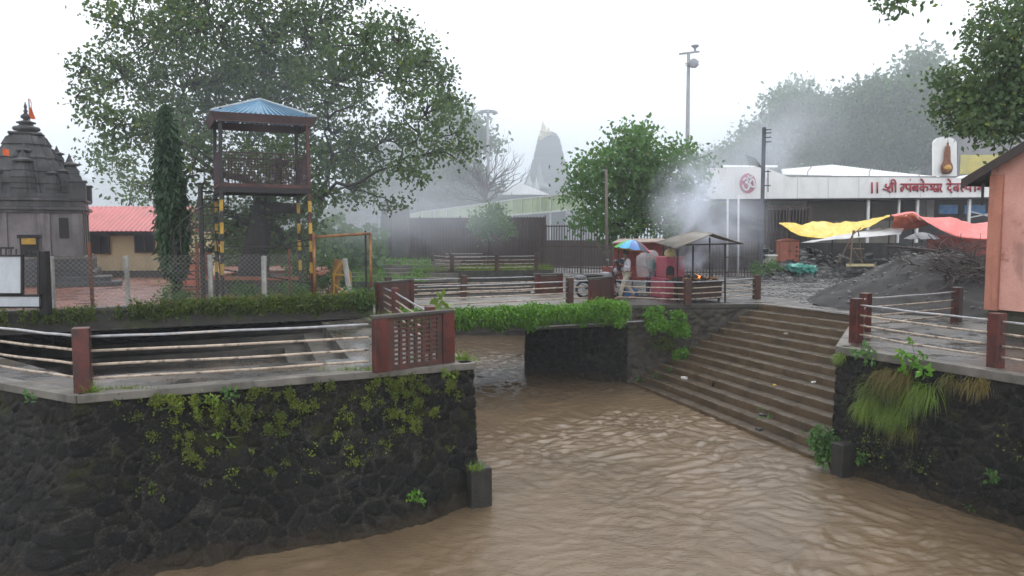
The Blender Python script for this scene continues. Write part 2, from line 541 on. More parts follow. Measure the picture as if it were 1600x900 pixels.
SUN_EL, SUN_AZ = rad(58), rad(20)
w = bpy.data.worlds.new('World'); SC.world = w; w.use_nodes = True
nt = w.node_tree; bg = nt.nodes['Background']
sky = nt.nodes.new('ShaderNodeTexSky'); sky.sky_type = 'NISHITA'; sky.sun_disc = False
sky.sun_elevation = SUN_EL; sky.sun_rotation = SUN_AZ; sky.dust_density = 6; sky.air_density = 1.0
mx = nt.nodes.new('ShaderNodeMix'); mx.data_type = 'RGBA'
mx.inputs['Factor'].default_value = .93
mx.inputs['B'].default_value = (10.6, 11.0, 11.5, 1)      # the even white of full cloud
nt.links.new(sky.outputs[0], mx.inputs['A']); nt.links.new(mx.outputs['Result'], bg.inputs['Color'])
bg.inputs['Strength'].default_value = .1
sd = bpy.data.lights.new('sun', 'SUN'); sd.energy = .8; sd.angle = rad(25); sd.color = (1, .97, .93)
sun = bpy.data.objects.new('sun', sd); COL.objects.link(sun)
sun.rotation_euler = (math.pi/2 - SUN_EL, 0, math.pi - SUN_AZ)

def volmat(name, density, color, aniso=.0):
    m = bpy.data.materials.new(name); m.use_nodes = True; nt = m.node_tree
    nt.nodes.remove(nt.nodes['Principled BSDF'])
    pv = nt.nodes.new('ShaderNodeVolumePrincipled')
    pv.inputs['Color'].default_value = _rgba(color); pv.inputs['Density'].default_value = density
    pv.inputs['Anisotropy'].default_value = aniso
    nt.links.new(pv.outputs[0], nt.nodes['Material Output'].inputs['Volume'])
    return m, nt, pv
HAZE_DENSITY = .0009
hz = MB().pbox((-300, -8, -5), (600, 0, 0), (0, 300, 0), (0, 0, 36)).build('haze', volmat('damp_air', HAZE_DENSITY, (.93, .96, 1.0))[0])
tag(hz, 'pale rain haze filling the whole valley', 'haze', kind='stuff')

# ------------------------------------------------------------------ ground
PROW = V((-6.4, 11.16, 0)); OFR = V((-.72, 13.98, 0)); OBR = V((-3.9, 21.4, 0)); OBL = V((-16.5, 15.6, 0)); PROWL = V((-11.5, 14.0, 0))
W0 = V((12.4, 5.4, 0)); W1 = V((6.85, 16.0, 0)); W2 = V((9.9, 21.9, 0)); SA = V((8.18, 25.5, 0)); SE_ = V((3.85, 25.15, 0)); W3 = V((.5, 26.8, 0)); W4 = V((1.2, 37, 0))
LB = V((-9, 37, 0))
g = MB()
g.tess([W0, W1, W2, SA, SE_, W3, W4, (1.2, 46, 0), (-9, 46, 0), (-9, 280, 0), (290, 280, 0), (290, -6, 0), (15, -6, 0)])
g.tess([OBL, OBR, LB, (-9, 280, 0), (-290, 280, 0), (-290, 60, 0), (-40, 30, 0), PROWL])
g.tess([(-290, -6, -3.4), (40, -6, -3.4), (40, 60, -3.4), (-290, 60, -3.4)])
for a, b in ((W3, W4), (W4, LB), (LB, OBR)):
    g.poly([a, b, b - UP*3.4, a - UP*3.4])
o = g.build('ground', M['plaza']); tag(o, 'wet dark ground of the river banks', 'ground', kind='structure')

# paving of the left terrace round the sunken tank
inner = [V((-10.2, 14.9, 0)), V((-7.2, 12.55, 0)), V((-3.1, 14.45, 0)), V((-5.1, 20.4, 0)), V((-11.3, 17.75, 0))]
outer = [PROWL, PROW, OFR, OBR, OBL]
pv = MB()
for i in range(5):
    j = (i+1) % 5
    pv.poly([outer[i], outer[j], inner[j], inner[i]])
tag(pv.build('pavement', M['pave']), 'wet slate walkway of the left terrace', 'pavement', kind='structure')
# right terrace paving
pv = MB(); pv.tess([W0, W1, W2 - V((.35, .65, 0)), (12.5, 22.6, .004), (17, 20, .004), (16, 4, .004)])
for p in pv.v: p.z = .004
tag(pv.build('pavement', M['pave']), 'wet slate walkway of the right terrace', 'pavement', kind='structure')

# sunken tank with steps on every far side
tank = thing('sunken_tank', 'stepped rectangular tank sunk in the left terrace behind the front railing', 'tank', (-7, 17, 0))
sm = MB(); ctr = sum(inner, V((0, 0, 0)))/5
def inset(ring, d):
    n = len(ring); out = []
    for i in range(n):
        a, b, c = ring[i-1], ring[i], ring[(i+1) % n]
        n1 = UP.cross((b-a).normalized()); n2 = UP.cross((c-b).normalized())
        if n1.dot(ctr-b) < 0: n1 = -n1
        if n2.dot(ctr-b) < 0: n2 = -n2
        k = (n1+n2); k = k/ max(.3, k.dot(n1))
        out.append(b + k*d)
    return out
cur = inner; z = 0
for lev in range(3):
    nx = inset(inner, .5*(lev+1)); z1 = z-.25
    for i in range(5):
        j = (i+1) % 5
        sm.poly([cur[i]+UP*z, cur[j]+UP*z, cur[j]+UP*z1, cur[i]+UP*z1])
        if lev < 2: sm.poly([cur[i]+UP*z1, cur[j]+UP*z1, nx[j]+UP*z1, nx[i]+UP*z1])
    if lev < 2: cur = nx
    z = z1
sm.build('tank_steps', M['concrete_dark'], tank)
fl = MB(); fl.tess([p - UP*.75 for p in cur]); fl.build('tank_floor', M['pave'], tank)

# ------------------------------------------------------------------ river
WZ = -2.6
def water_mesh(x0, x1, y0, y1, step, name, seed, fine=True):
    nx, ny = int((x1-x0)/step), int((y1-y0)/step)
    xs = np.linspace(x0, x1, nx+1); ys = np.linspace(y0, y1, ny+1)
    X, Y = np.meshgrid(xs, ys)
    rng = np.random.default_rng(seed)
    # warp so that crests bend
    WXp = X + .35*np.sin(Y*.9+1) + .25*np.sin(X*1.3+Y*.7) + .12*np.sin(Y*2.9+X*1.7)
    WYp = Y + .35*np.sin(X*.8+.5) + .25*np.sin(Y*1.1-X*.9) + .12*np.sin(X*3.3-Y*2.1)
    Z = np.zeros_like(X)
    main = math.atan2(SX.y, SX.x)
    for k in range(64):
        lam = np.exp(rng.uniform(np.log(.13), np.log(.85)))
        th = main + rng.normal()*1.0
        kk = 2*math.pi/lam
        ph = kk*(WXp*math.cos(th)+WYp*math.sin(th)) + rng.uniform(0, 6.28)
        Z += (lam**.83)*.0056*(np.sin(ph) if k % 2 else 1.2*(.6-np.abs(np.sin(ph*.5))))
    amp = .42 + .75/(1+np.exp(-(np.sin(X*.55+Y*.22+2)+np.sin(Y*.42-X*.3))*2))
    d1 = np.hypot((X-2.3)/3.4, (Y-22.3)/1.7); amp *= .35 + .65*np.clip(d1-.3, 0, 1)      # slack pool under the abutment
    Z *= amp
    # broken water where the stream leaves the bridge
    dd = np.exp(-((X+.6)**2/3.0 + (Y-24)**2/7.5))
    q = np.zeros_like(X)
    for k in range(18):
        lam = rng.uniform(.18, .6); th = main + rng.normal()*.9; kk = 2*math.pi/lam
        q += lam*.028*np.sin(kk*(WXp*math.cos(th)+WYp*math.sin(th)) + rng.uniform(0, 6.28))
    Z += dd*q*.8
    P = np.stack([X, Y, Z+WZ], axis=2).reshape(-1, 3)
    i = np.arange(ny)[:, None]*(nx+1) + np.arange(nx)[None, :]
    i = i.ravel()
    Fc = np.stack([i, i+1, i+nx+2, i+nx+1], axis=1)
    return np_mesh(name, P, Fc, M['water'], None, True)
def water_mat():
    m, nt, b = _nt('muddy_river_water')
    p = _pos(nt, (1, 1, 1))
    n = _noise(nt, _pos(nt, (.5, .35, 1)), 1.0, 6, .6)
    col = _mix(nt, _ramp(nt, n, .35, .65), (.138, .097, .059), (.108, .076, .046))
    nt.links.new(col, b.inputs['Base Color'])
    b.inputs['Roughness'].default_value = .06; b.inputs['IOR'].default_value = 1.33
    b.inputs['Specular IOR Level'].default_value = .5
    h = _noise(nt, _pos(nt, (1.0, 1.5, 1)), 11, 6, .62)
    _bump(nt, b, h, .38, .05)
    return m
M['water'] = water_mat()
tag(water_mesh(-9, 16, 1.5, 31, .05, 'river', 5), 'brown rippled flood water of the river', 'river', kind='structure')
o = water_mesh(-40, -9, -3, 31, .4, 'river', 6); tag(o, 'brown river water beyond the prow wall', 'river', kind='structure')
o = water_mesh(-9, 2, 31, 38, .12, 'river', 8); tag(o, 'brown river water above the bridge', 'river', kind='structure')

# ------------------------------------------------------------------ rubble walls
def stone_wall(path, z0, z1, batter, res, parent, name, seed=0, bulge=.04, hscale=1.12):
    """path: 2D points running so that the outer face is on the right hand side"""
    path = [V((p[0], p[1], 0)) for p in path]
    L = [0]
    for a, b in zip(path, path[1:]): L.append(L[-1]+(b-a).length)
    segn = [((b-a).normalized().cross(UP)) for a, b in zip(path, path[1:])]
    nu = int(L[-1]/res); nv = max(2, int((z1-z0)/res))
    vs = []; jo = []; he = []; to = []
    for i in range(nu+1):
        s_ = L[-1]*i/nu
        k = 0
        while k < len(segn)-1 and s_ > L[k+1]: k += 1
        p = path[k].lerp(path[k+1], (s_-L[k])/(L[k+1]-L[k]))
        n = segn[k].copy()
        for kk in (k-1, k+1):                       # soften corners
            if 0 <= kk < len(segn):
                corner = L[k] if kk < k else L[k+1]
                d = abs(s_-corner)
                if d < .12: n = n.lerp(segn[kk], .5*(1-d/.12))
        n.normalize()
        for j in range(nv+1):
            t = j/nv; zz = z0+(z1-z0)*t
            q = V((s_*3.0*hscale + seed*13.7, zz*4.1*hscale + .25*noise.noise(V((s_*1.3, zz, seed))), seed*3.1))
            dist, _pts = noise.voronoi(q)
            e = dist[1]-dist[0]
            m_ = max(0, 1 - e/.085)
            h = min(1, e/.22); h = h*h*(3-2*h)
            top = min(1, (z1-zz)/.12)
            rough = noise.fractal(V((s_*6, zz*6, seed)), 1, 2, 4)
            off = (h*bulge + m_*bulge*.1 + rough*bulge*.5)*top + (batter(s_) if callable(batter) else batter)*(1-t)**1.6
            vs.append(p + n*off + UP*zz)
            cp_ = _pts[0]; to.append((math.sin(cp_[0]*127.1+cp_[1]*311.7+cp_[2]*74.7)*43758.5453) % 1.0)
            jo.append(m_*.8*top); he.append(max(0, min(1, (zz-z0)/(z1-z0)*1.5-.35)))
    mb = MB(); mb.v = vs
    fs = []
    for i in range(nu):
        for j in range(nv):
            a = i*(nv+1)+j
            fs.append([a, a+nv+1, a+nv+2, a+1])
    mb.f = fs; mb.mi = [0]*len(fs)
    o = mb.build(name, M['rubble'], parent, smooth=True)
    for nm, dat in (('joint', jo), ('height', he), ('tone', to)):
        at = o.data.attributes.new(nm, 'FLOAT', 'POINT'); at.data.foreach_set('value', dat)
    return o

lw = thing('retaining_wall', 'black rubble stone river wall with mossy face under the left terrace', 'retaining wall', PROW)
def foot(s_):
    l0 = (PROW-PROWL).length; l1 = l0 + (OFR-PROW).length
    return float(np.interp(s_, [0, l0, l0+1.2, l0+3.9, l0+5.2, l1-.1, l1+8], [1.5, 1.25, 1.0, 1.1, .9, .16, .1]))
def foot_at(p, z):
    l0 = (PROW-PROWL).length; s_ = l0 + (V((p[0], p[1], 0))-PROW).dot((OFR-PROW).normalized())
    t = (z+3.2)/3.1
    return foot(s_)*max(0, 1-t)**1.6
stone_wall([PROWL, PROW, OFR, OBR], -3.2, -.1, foot, .03, lw, 'wall_face', 1)
cp = MB()
for a, b in ((PROWL, PROW), (PROW, OFR), (OFR, OBR)):
    n = (b-a).normalized().cross(UP); d = (b-a).normalized()
    cp.pbox(a + n*.06 - n*.3 - UP*.12 - d*.0, (b-a)+d*.02, n*.3, UP*.125)
cp.build('coping', M['concrete'], lw, bevel=.012)
# low buttress stub at its foot
bt = MB(); bp_ = G(748, 795, WZ)
bt.gbox((bp_.x-.05, bp_.y+.3), .42, .5, -3.3, WZ+.72)
bt.build('buttress', M['wetstone'], lw, bevel=.03)

rw = thing('retaining_wall', 'black rubble stone river wall with hanging grass under the right terrace', 'retaining wall', W1)
stone_wall([W2 - V((.1, .1, 0)), W1, W0], -3.2, -.16, .1, .034, rw, 'wall_face', 4)
cp = MB()
for a, b in ((W2, W1), (W1, W0)):
    n = (b-a).normalized().cross(UP); d = (b-a).normalized()
    cp.pbox(a + n*.05 - n*.28 - UP*.16, (b-a)+d*.03, n*.28, UP*.165)
cp.build('coping', M['concrete'], rw, bevel=.012)
bt = MB(); bp_ = G(1306, 742, WZ)
bt.pbox((bp_.x-.1, bp_.y+.05, -3.3), SX*.3, FX*.4, UP*(.7+.68)); bt.build('buttress', M['wetstone'], rw, bevel=.03)

# ------------------------------------------------------------------ river steps
C0 = V((3.88, 25.15, 0)); D0 = V((6.72, 16.3, 0)); B0 = V((9.98, 22.05, 0))
st = thing('river_steps', 'broad brown concrete steps going down into the river on the right bank', 'steps', (7, 22, 0))
mb = MB(); N = 15; RI = 2.69/14; NS = 60
def edge(t, u):
    a = SA.lerp(C0, t); b = B0.lerp(D0, t)
    return a.lerp(b, u)
for i in range(N):
    z0 = -i*RI; z1 = z0-RI
    t0 = i/13; t1 = (i+1)/13
    def wob(u, k): return .012*noise.noise(V((u*17, k*3.3, 2))) + .006*noise.noise(V((u*60, k*7, 5)))
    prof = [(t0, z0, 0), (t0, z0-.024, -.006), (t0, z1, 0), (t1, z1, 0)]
    b = len(mb.v)
    for k in range(NS+1):
        u = k/NS
        for (t, zz, dx) in prof:
            p = edge(t, u)
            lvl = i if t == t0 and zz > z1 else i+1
            nn = V((-.9, -.4, 0))
            mb.v.append(p + nn*(wob(u, lvl)*1.2-dx) + UP*(zz + wob(u+9, lvl)*.8))
    for k in range(NS):
        for q in range(3):
            a = b+k*4+q
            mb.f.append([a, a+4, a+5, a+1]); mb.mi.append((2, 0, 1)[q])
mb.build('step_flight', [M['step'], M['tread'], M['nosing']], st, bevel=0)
mb = MB()                                             # kerb along the head of the flight
dd = (B0-SA).normalized(); nn = dd.cross(UP)
mb.pbox(SA - nn*.02 - UP*.1, (B0-SA), -nn*.4 if nn.dot(V((-1, 0, 0))) > 0 else nn*.4, UP*.115)
mb.build('kerb', M['concrete'], st, bevel=.01)

# ------------------------------------------------------------------ bridge, abutment
aw = thing('abutment_wall', 'dark stone bridge abutment standing in the river under the bridge end', 'abutment wall', SE_)
stone_wall([W4, W3], -3.2, -.1, .05, .12, aw, 'upstream_face', 6)
stone_wall([W3, SE_], -3.2, -.1, .1, .04, aw, 'wing_face', 7, bulge=.05)
o = stone_wall([SE_ - (SA-SE_).normalized()*.06 - V((.1, .08, 0))*.0, SA + V((.05, .0, 0))], -3.2, -.1, .1, .045, aw, 'bank_face', 9, bulge=.055, hscale=.9)
M['bankwall'] = mat('plastered_brown_rubble', (.07, .058, .044), (.035, .03, .024), 2.4, .75, stain=(.018, .016, .013), stain_amt=.8, streak=(2.5, 2.5, 1.2), bump=.8, bscale=16, moss=(.05, .06, .014), moss_rng=(.55, .68))
o.data.materials[0] = M['bankwall']
mb = MB(); d_ = (SA-SE_).normalized(); n_ = d_.cross(UP)
mb.pbox(SE_ - n_*.25 - UP*.12, SA-SE_, n_*.31, UP*.125); mb.build('coping', M['concrete_dark'], aw, bevel=.01)
uw = thing('retaining_wall', 'far stone bank wall upstream of the bridge on the left', 'retaining wall', OBR)
stone_wall([OBR, LB], -3.2, -.02, .05, .15, uw, 'wall_face', 11)

BL = V((-3.95, 21.75, 0)); BR = V((3.9, 24.85, 0)); bd = (BR-BL).normalized(); bn = UP.cross(bd)
BWID = 5.4
br_ = thing('river_bridge', 'low concrete footbridge over the river with grass along its edge', 'bridge', BL)
mb = MB(); mb.pbox(BL - UP*.5, BR-BL, bn*BWID, UP*.508); mb.build('deck', M['concrete'], br_, bevel=.01)
mb = MB(); mb.pbox(BL - UP*.62 - bn*.10, (BR-BL)*.99, bn*.098, UP*.66); mb.pbox(BL - UP*.62 + bn*(BWID+.002), BR-BL, bn*.098, UP*.66)
mb.build('edge_beam', M['concrete_dark'], br_, bevel=.01)
mb = MB(); p0 = BL.lerp(BR, .55) - bn*.16 - UP*.52; p1 = BR + bd*.4 - bn*.14 - UP*.5; mb.tube([p0, p1], .022, 8); mb.build('pipe', M['rail_grey'], br_)

# stepped grassy ghat upstream
gs = thing('river_steps', 'far grass grown steps going down to the stream above the bridge', 'steps', (-6, 42, 0))
mb = MB()
for i in range(14):
    y0 = 37 + i*.62; z1 = -1.9 + i*.2
    mb.pbox((-10.2-.05*i, y0+.1*i*0, -3.3), (6.6 + .05*i, -.9, 0), (.6, .62, 0), UP*(z1+3.3))
mb.build('step_flight', M['concrete'], gs, bevel=0)
# ------------------------------------------------------------------ railings
RAILS = (.86, .63, .41, .2)
def post_mb(p, h, w, axis=FX):
    m = MB(); p = V(p); a = V(axis).normalized(); b = UP.cross(a)
    m.pbox(p - a*w/2 - b*w/2 - UP*.02, a*w, b*w, UP*(h+.02))
    return m
def railing(label, posts, h=.95, w=.2, rails=RAILS, group=None, pmat='redpaint', ext=(0, 0), thick=.022, first_grey=True, off=None, skip_posts=()):
    """posts: base points in order; a post is built at each (unless skipped) and pipes run between them"""
    posts = [V(p) for p in posts]
    t = thing('railing', label, 'railing', posts[0], group)
    ax = (posts[-1]-posts[0]); ax.z = 0; ax.normalize()
    for i, p in enumerate(posts):
        if i in skip_posts: continue
        post_mb(p, h, w, ax).build('post', M[pmat], t, bevel=.012)
    for i, (a, b) in enumerate(zip(posts, posts[1:])):
        d = (b-a); d.z = 0; L = d.length; d.normalize(); sd = d.cross(UP)
        o_ = sd*(off if off is not None else w*.0)
        for k, r in enumerate(rails):
            m = MB()
            e0 = -ext[0] if i == 0 else -.0; e1 = ext[1] if i == len(posts)-2 else 0
            pts = []
            for q in range(9):
                f = q/8
                p = (a - d*(-w*.3 if e0 == 0 else e0*-1)).lerp(b + d*(e1 if e1 else -w*.3), f)
                p = p + o_ + UP*(r*h + .012*noise.noise(V((f*4, k*3.1, i*7+posts[0].x))) - .012*math.sin(math.pi*f))
                pts.append(p)
            m.tube(pts, thick*(1 if k else .95), 8)
            m.build('rail', M['rail_grey' if (k == 0 and first_grey) else 'rail'], t, smooth=True)
    return t

nf = (OFR-PROW).normalized(); nfo = nf.cross(UP)      # outward normal of the front face
PA = G(131, 612); PBs = G(583, 582)
railing('red post railing with four chipped pipes along the front of the left terrace', [PA, PBs], h=.97, w=.235, skip_posts=(1,), thick=.021)
pl = (PROWL-PROW).normalized()
PL0 = PA + pl*.13 + V((-.02, .04, 0)); 
railing('chipped pipe railing running off left from the corner post of the left terrace', [PL0, PL0 + pl*3.2, PL0+pl*5.0], h=.97, w=.2, skip_posts=(0,), thick=.021)

# pierced screen at the tip of the left terrace
def screen(name, label, a, b, h, endw, rows, cols, th=.1, hole=(.055, .03), cap=True, solid=False, matn='redpaint_dull'):
    a, b = V(a), V(b); d = (b-a).normalized(); L = (b-a).length; n = UP.cross(d)
    t = thing(name, label, 'screen wall', a)
    for p in (a, b - d*endw):
        m = MB(); m.pbox(p - n*th*.62, d*endw, n*th*1.24, UP*(h-.002)); m.build('pillar', M['redpaint'], t, bevel=.01)
    m = MB()
    x0, x1 = endw, L-endw
    W_ = x1-x0
    if solid:
        m.pbox(a + d*x0 - n*th*.4, d*W_, n*th*.8, UP*(h-.08))
    else:
        ml, mr, mbm, mt = .14, .06, .06, .06
        gx = (W_-ml-mr)/cols; gz = (h-.06-mbm-mt)/rows
        y0 = -th*.3; T = th*.6
        def P(x, z): return a + d*(x0+x) + n*y0 + UP*z
        m.pbox(P(0, 0), d*W_, n*T, UP*mbm)
        m.pbox(P(0, h-.06-mt), d*W_, n*T, UP*mt)
        m.pbox(P(0, mbm), d*ml, n*T, UP*(h-.06-mbm-mt)); m.pbox(P(W_-mr, mbm), d*mr, n*T, UP*(h-.06-mbm-mt))
        hw = gx*.68; hh = gz*.58
        for c in range(cols):
            xx = ml + c*gx
            m.pbox(P(xx+hw, mbm), d*(gx-hw), n*T, UP*(h-.06-mbm-mt))
            for r in range(rows):
                m.pbox(P(xx, mbm+r*gz), d*hw, n*(T*.98), UP*(gz-hh))
    m.build('panel', M[matn], t)
    if cap:
        m = MB(); m.pbox(a - d*.03 - n*th*.72 + UP*(h-.055), d*(L-.0), n*th*1.44, UP*.06); m.build('coping', M['concrete_dark'], t, bevel=.012)
    return t
S0 = G(584, 583); S1 = G(708, 566)
screen('screen_wall', 'pierced red screen wall with mossy coping at the tip of the left terrace', S0, S1, .98, .26, 10, 6)
tuft('grass_tuft', 'bright grass tuft on the terrace tip beside the pierced screen', 'grass tuft', G(722, 562), 220, .16, M['grassy'], (.12, .06, .01), droop=.7, width=.012)
tuft('grass_tuft', 'small grass tuft at the foot of the front corner post', 'grass tuft', PA + V((.12, -.05, 0)), 130, .17, M['grassy'], (.06, .04, .01), droop=.6, width=.012)
tuft('grass_tuft', 'low grass strip on the walkway right of the corner post', 'grass tuft', PA + V((.5, .2, 0)), 120, .06, M['grassy'], (.22, .04, .005), droop=.5, width=.012, kind='stuff')
tuft('grass_tuft', 'grass growing on the coping behind the pierced screen', 'grass tuft', G(600, 500, .55), 160, .2, M['grassy'], (.14, .1, .02), droop=.6, width=.014)
tuft('grass_tuft', 'grass tuft on the walkway in front of the pierced screen', 'grass tuft', G(560, 578), 150, .1, M['grassy'], (.25, .06, .005), droop=.6, width=.014)
tuft('grass_tuft', 'grass on top of the low buttress in the river', 'grass tuft', G(745, 733, WZ+.72), 110, .16, M['grassy'], (.07, .06, .01), droop=.6, width=.012)

# railing from the screen back to the bridge
Q0 = G(672, 548); Q1 = G(618, 502); Q2 = G(596, 488)
railing('short red post railing running from the pierced screen back to the bridge', [Q0, Q1, Q2], h=.9, w=.19, pmat='redpaint')
E0 = G(589, 492); E1 = G(645, 484)
screen('screen_wall', 'weathered red panel pier at the left end of the bridge', E0, E1, .95, .17, 4, 3, solid=True)

# bridge railing, front
P1 = G(890, 474); P2a = G(931, 471); P2b = G(952, 469)
railing('front bridge railing with white pipes left of the middle panel pier', [G(650, 486), P1, P2a], h=.86, w=.2, skip_posts=(0, 2), pmat='redpaint_dull', thick=.02)
screen('screen_wall', 'squat dark panel pier with red ends in the middle of the bridge railing', G(921, 474), G(958, 469), .85, .22, 4, 3, solid=True)
P3 = G(1074, 476); P4 = G(1182, 467)
railing('front bridge railing beside the roasting stall with two red posts', [G(960, 471), P3, P4], h=.86, w=.22, skip_posts=(0,), pmat='redpaint_dull', thick=.02)
# bridge railing, back
bo = bn*5.2
B1 = BL + bd*.6 + bo
def along(px):                                           # point of the back line seen at column px
    lo, hi = 0.0, 16.0
    for _ in range(40):
        m_ = (lo+hi)/2; p = BL + bo + bd*m_
        if 800 + F*p.x/p.y < px: lo = m_
        else: hi = m_
    return BL + bo + bd*lo
railing('rear bridge railing with thin white pipes and two posts', [along(606), along(724), along(838)], h=.8, w=.22, pmat='redpaint_dull', thick=.02, skip_posts=(2,))
screen('screen_wall', 'dark square panel pier at the right end of the rear bridge railing', along(836), along(879), .8, .22, 4, 3, solid=True)

# right terrace railing
R1 = G(1337, 536); R2 = G(1555, 574); R3 = R2 + SX*2.9
railing('red post railing along the river edge of the right terrace', [R1, R2, R3], h=.97, w=.21, pmat='redpaint', thick=.021)
R4 = G(1351, 518); R5 = G(1494, 503)
railing('second red post railing set back behind the first on the right terrace', [R4, R5], h=.93, w=.21, pmat='redpaint', thick=.022)
railing('short pipes closing the corner of the right terrace railing', [R1 + V((.12, .25, 0)), R4 - V((.1, .2, 0))], h=.95, w=.1, skip_posts=(0, 1), thick=.02)

# ------------------------------------------------------------------ greenery on bridge and walls
def leaf_mass(name, label, cat, pts, size, m, group=None, kind=None, droop=.6, aspect=.5):
    P, Fc = leaf_arrays(np.array(pts), size, droop, aspect)
    o = np_mesh(name, P, Fc, m); return tag(o, label, cat, group, kind)
def mass_along(a, b, n, top, hang, depth, out, fall=1.0, gap=None):
    a, b = np.array(a), np.array(b); out = np.array(out)
    pts = []
    L = np.linalg.norm(b-a)
    while len(pts) < n:
        u = random.random(); v = random.random()**fall
        k = .75 + .5*noise.noise(V((u*L*1.1, 3.1, 0))) + .35*noise.noise(V((u*L*4, 1.1, 0)))
        if gap and random.random() < gap(u): continue
        hz_ = top*(k if v < .3 else 1) - v*(hang*max(.25, k)+top)
        bulge = math.sin(math.pi*min(1, .15+v*.85))*depth*(.6+.6*k)
        pts.append(a + (b-a)*u + out*bulge*random.uniform(.55, 1.05) + np.array([0, 0, hz_]) + RNG.normal(size=3)*.03)
    return pts
bf0 = BL + bd*.7 - bn*.1; bf1 = BR - bd*.35 - bn*.1
pts = mass_along(bf0, bf1, 17000, .22, .58, .36, -bn)
leaf_mass('hanging_ferns', 'thick bright green ferns hanging over the edge of the footbridge', 'ferns', pts, .095, M['fern'], kind='stuff')
pts = mass_along(bf0, bf0.lerp(bf1, .45), 4200, -.22, .32, .3, -bn)
leaf_mass('hanging_ferns', 'dark leafy growth under the left half of the bridge edge', 'ferns', pts, .09, M['creeper'], kind='stuff')
def clump(px, py, z, r, n, label, m='fern', size=.085, out=None, d=None):
    c = G(px, py, z) if d is None else D(px, py, d)
    c = np.array(c); out = np.array(out if out is not None else (-d_.cross(UP)*-1))
    cc, pp = clump_points(c + out*r[1]*.4, r, 26, n//26, (.07, .07, .06), shell=.45)
    return leaf_mass('fern', label, 'fern', pp, size, M[m])
wo = (d_.cross(UP))
clump(1022, 500, -.35, (.32, .3, .5), 2600, 'left of two bright fern clumps on the bank wall below the stall', d=24.8, out=wo)
clump(1058, 505, -.4, (.34, .3, .48), 2600, 'right of two bright fern clumps on the bank wall below the stall', d=25.0, out=wo)
clump(1066, 552, 0, (.24, .2, .2), 900, 'small fern clump low on the bank wall above the steps', d=24.9, out=wo)
clump(966, 502, 0, (.1, .1, .1), 700, 'small fern clump right of the middle bridge pier', d=24.2, out=wo)
clump(940, 474, 0, (.5, .25, .13), 900, 'fern clump growing round the foot of the middle bridge pier', d=24.0, out=wo)
clump(1040, 535, 0, (.45, .15, .28), 800, 'dull moss patch on the bank wall beside the steps', m='creeper', d=25.0, out=wo, size=.06)['kind'] = 'stuff'
fr_ = []; L_ = (bf1-bf0).length
C = np.array([np.array(bf0.lerp(bf1, random.random()) - bn*random.uniform(.05, .42) + UP*random.uniform(-.3, .2)) for _ in range(3000)])
P, Fc = blades(C, np.tile(np.array(-bn*.9 + UP*.35), (len(C), 1)), .2, .017, droop=1.5, spread=.9, seg=4)
tag(np_mesh('hanging_ferns', P, Fc, M['fern']), 'long fern fronds drooping out of the greenery on the bridge edge', 'ferns', kind='stuff')
o = leafy('sapling', 'yellow green broad leaf sapling standing behind the pierced screen', G(686, 500, 0), UP, 2, .3, M['grassy'], M['stem'], .1, height=.75)

# moss and creepers on the left wall
pts = []
while len(pts) < 13000:
    u = random.random(); t = random.random()**1.5
    p = PROW.lerp(OFR, u); zz = -.12 - t*1.5
    f = noise.fractal(V((u*11, zz*2.1, 5.5)), .9, 2.2, 5)
    band = 1.0 if .1 < u < .95 else .4
    f2 = noise.fractal(V((u*52, zz*6.5, 8.5)), .8, 2.3, 5)
    if (f*.4+f2*.8)*band > .24 + t*.34:
        pts.append(np.array(p + nfo*(.06 + foot_at(p, zz)) + UP*zz) + RNG.normal(size=3)*np.array([.03, .03, .03]))
leaf_mass('moss', 'yellow green moss and tiny creepers on the left river wall', 'moss', pts, .036, M['mossleaf'], kind='stuff', aspect=.8)
def wallplant(px, py, label, n=5, size=.1, m='leaf2', spread=.09, h=.16, right=False):
    # intersect the sight line with the wall plane
    if right: p0, n_ = W1, SX.cross(UP)*-1
    else: p0, n_ = PROW, nfo
    if right: n_ = V((-.8747, -.4847, 0))
    r = ray(px, py); o = V((0, 0, EYE)); t = (p0-o).dot(n_)/r.dot(n_)
    c = o + r*t + n_*(.06 if right else .08)
    if not right:
        c += nfo*foot_at(c, c.z)*.93
    return leafy('wall_plant', label, c, (n_ + UP*.6).normalized(), n, size, M[m], M['stem'], spread, 'plant', 'plants rooted in the river walls', h)
wallplant(322, 625, 'lime green fern sprig high on the left river wall', 9, .07, 'grassy', .12, .14)
wallplant(356, 622, 'blue green leafy sprig near the top of the left wall', 6, .09, 'leaf2', .08, .2)
wallplant(266, 636, 'small lime sprig left of the fern on the left wall', 5, .06, 'grassy', .09, .1)
wallplant(634, 762, 'single bright tuft low on the left wall near the water', 8, .09, 'fern', .06, .14)
wallplant(690, 582, 'yellow sprig under the coping below the pierced screen', 5, .08, 'grassy', .06, .12)
wallplant(48, 620, 'pale leaf sprig near the left edge of the left wall', 2, .1, 'leaf2', .04, .12)
wallplant(352, 680, 'sparse row of pale leaflets in the middle of the left wall', 4, .07, 'grassy', .14, .06)
wallplant(1355, 556, 'leafy plant on the right wall beside the corner grass', 8, .13, 'leaf2', .12, .14, True)
wallplant(1437, 572, 'largest leafy plant topping the hanging grass on the right wall', 12, .15, 'fern', .17, .28, True)
wallplant(1360, 716, 'leafy plant low on the right wall by the buttress', 7, .12, 'leaf2', .1, .12, True)
wallplant(1564, 746, 'pale broad leaf plant at the far right of the right wall', 7, .11, 'leaf2', .06, .12, True)
wallplant(1530, 798, 'small leafy sprig low on the right wall near the water', 5, .07, 'leaf2', .05, .12, True)
wallplant(1445, 735, 'thin sprig in the middle of the right wall', 5, .07, 'creeper', .07, .14, True)
rn = V((-.8747, -.4847, 0))
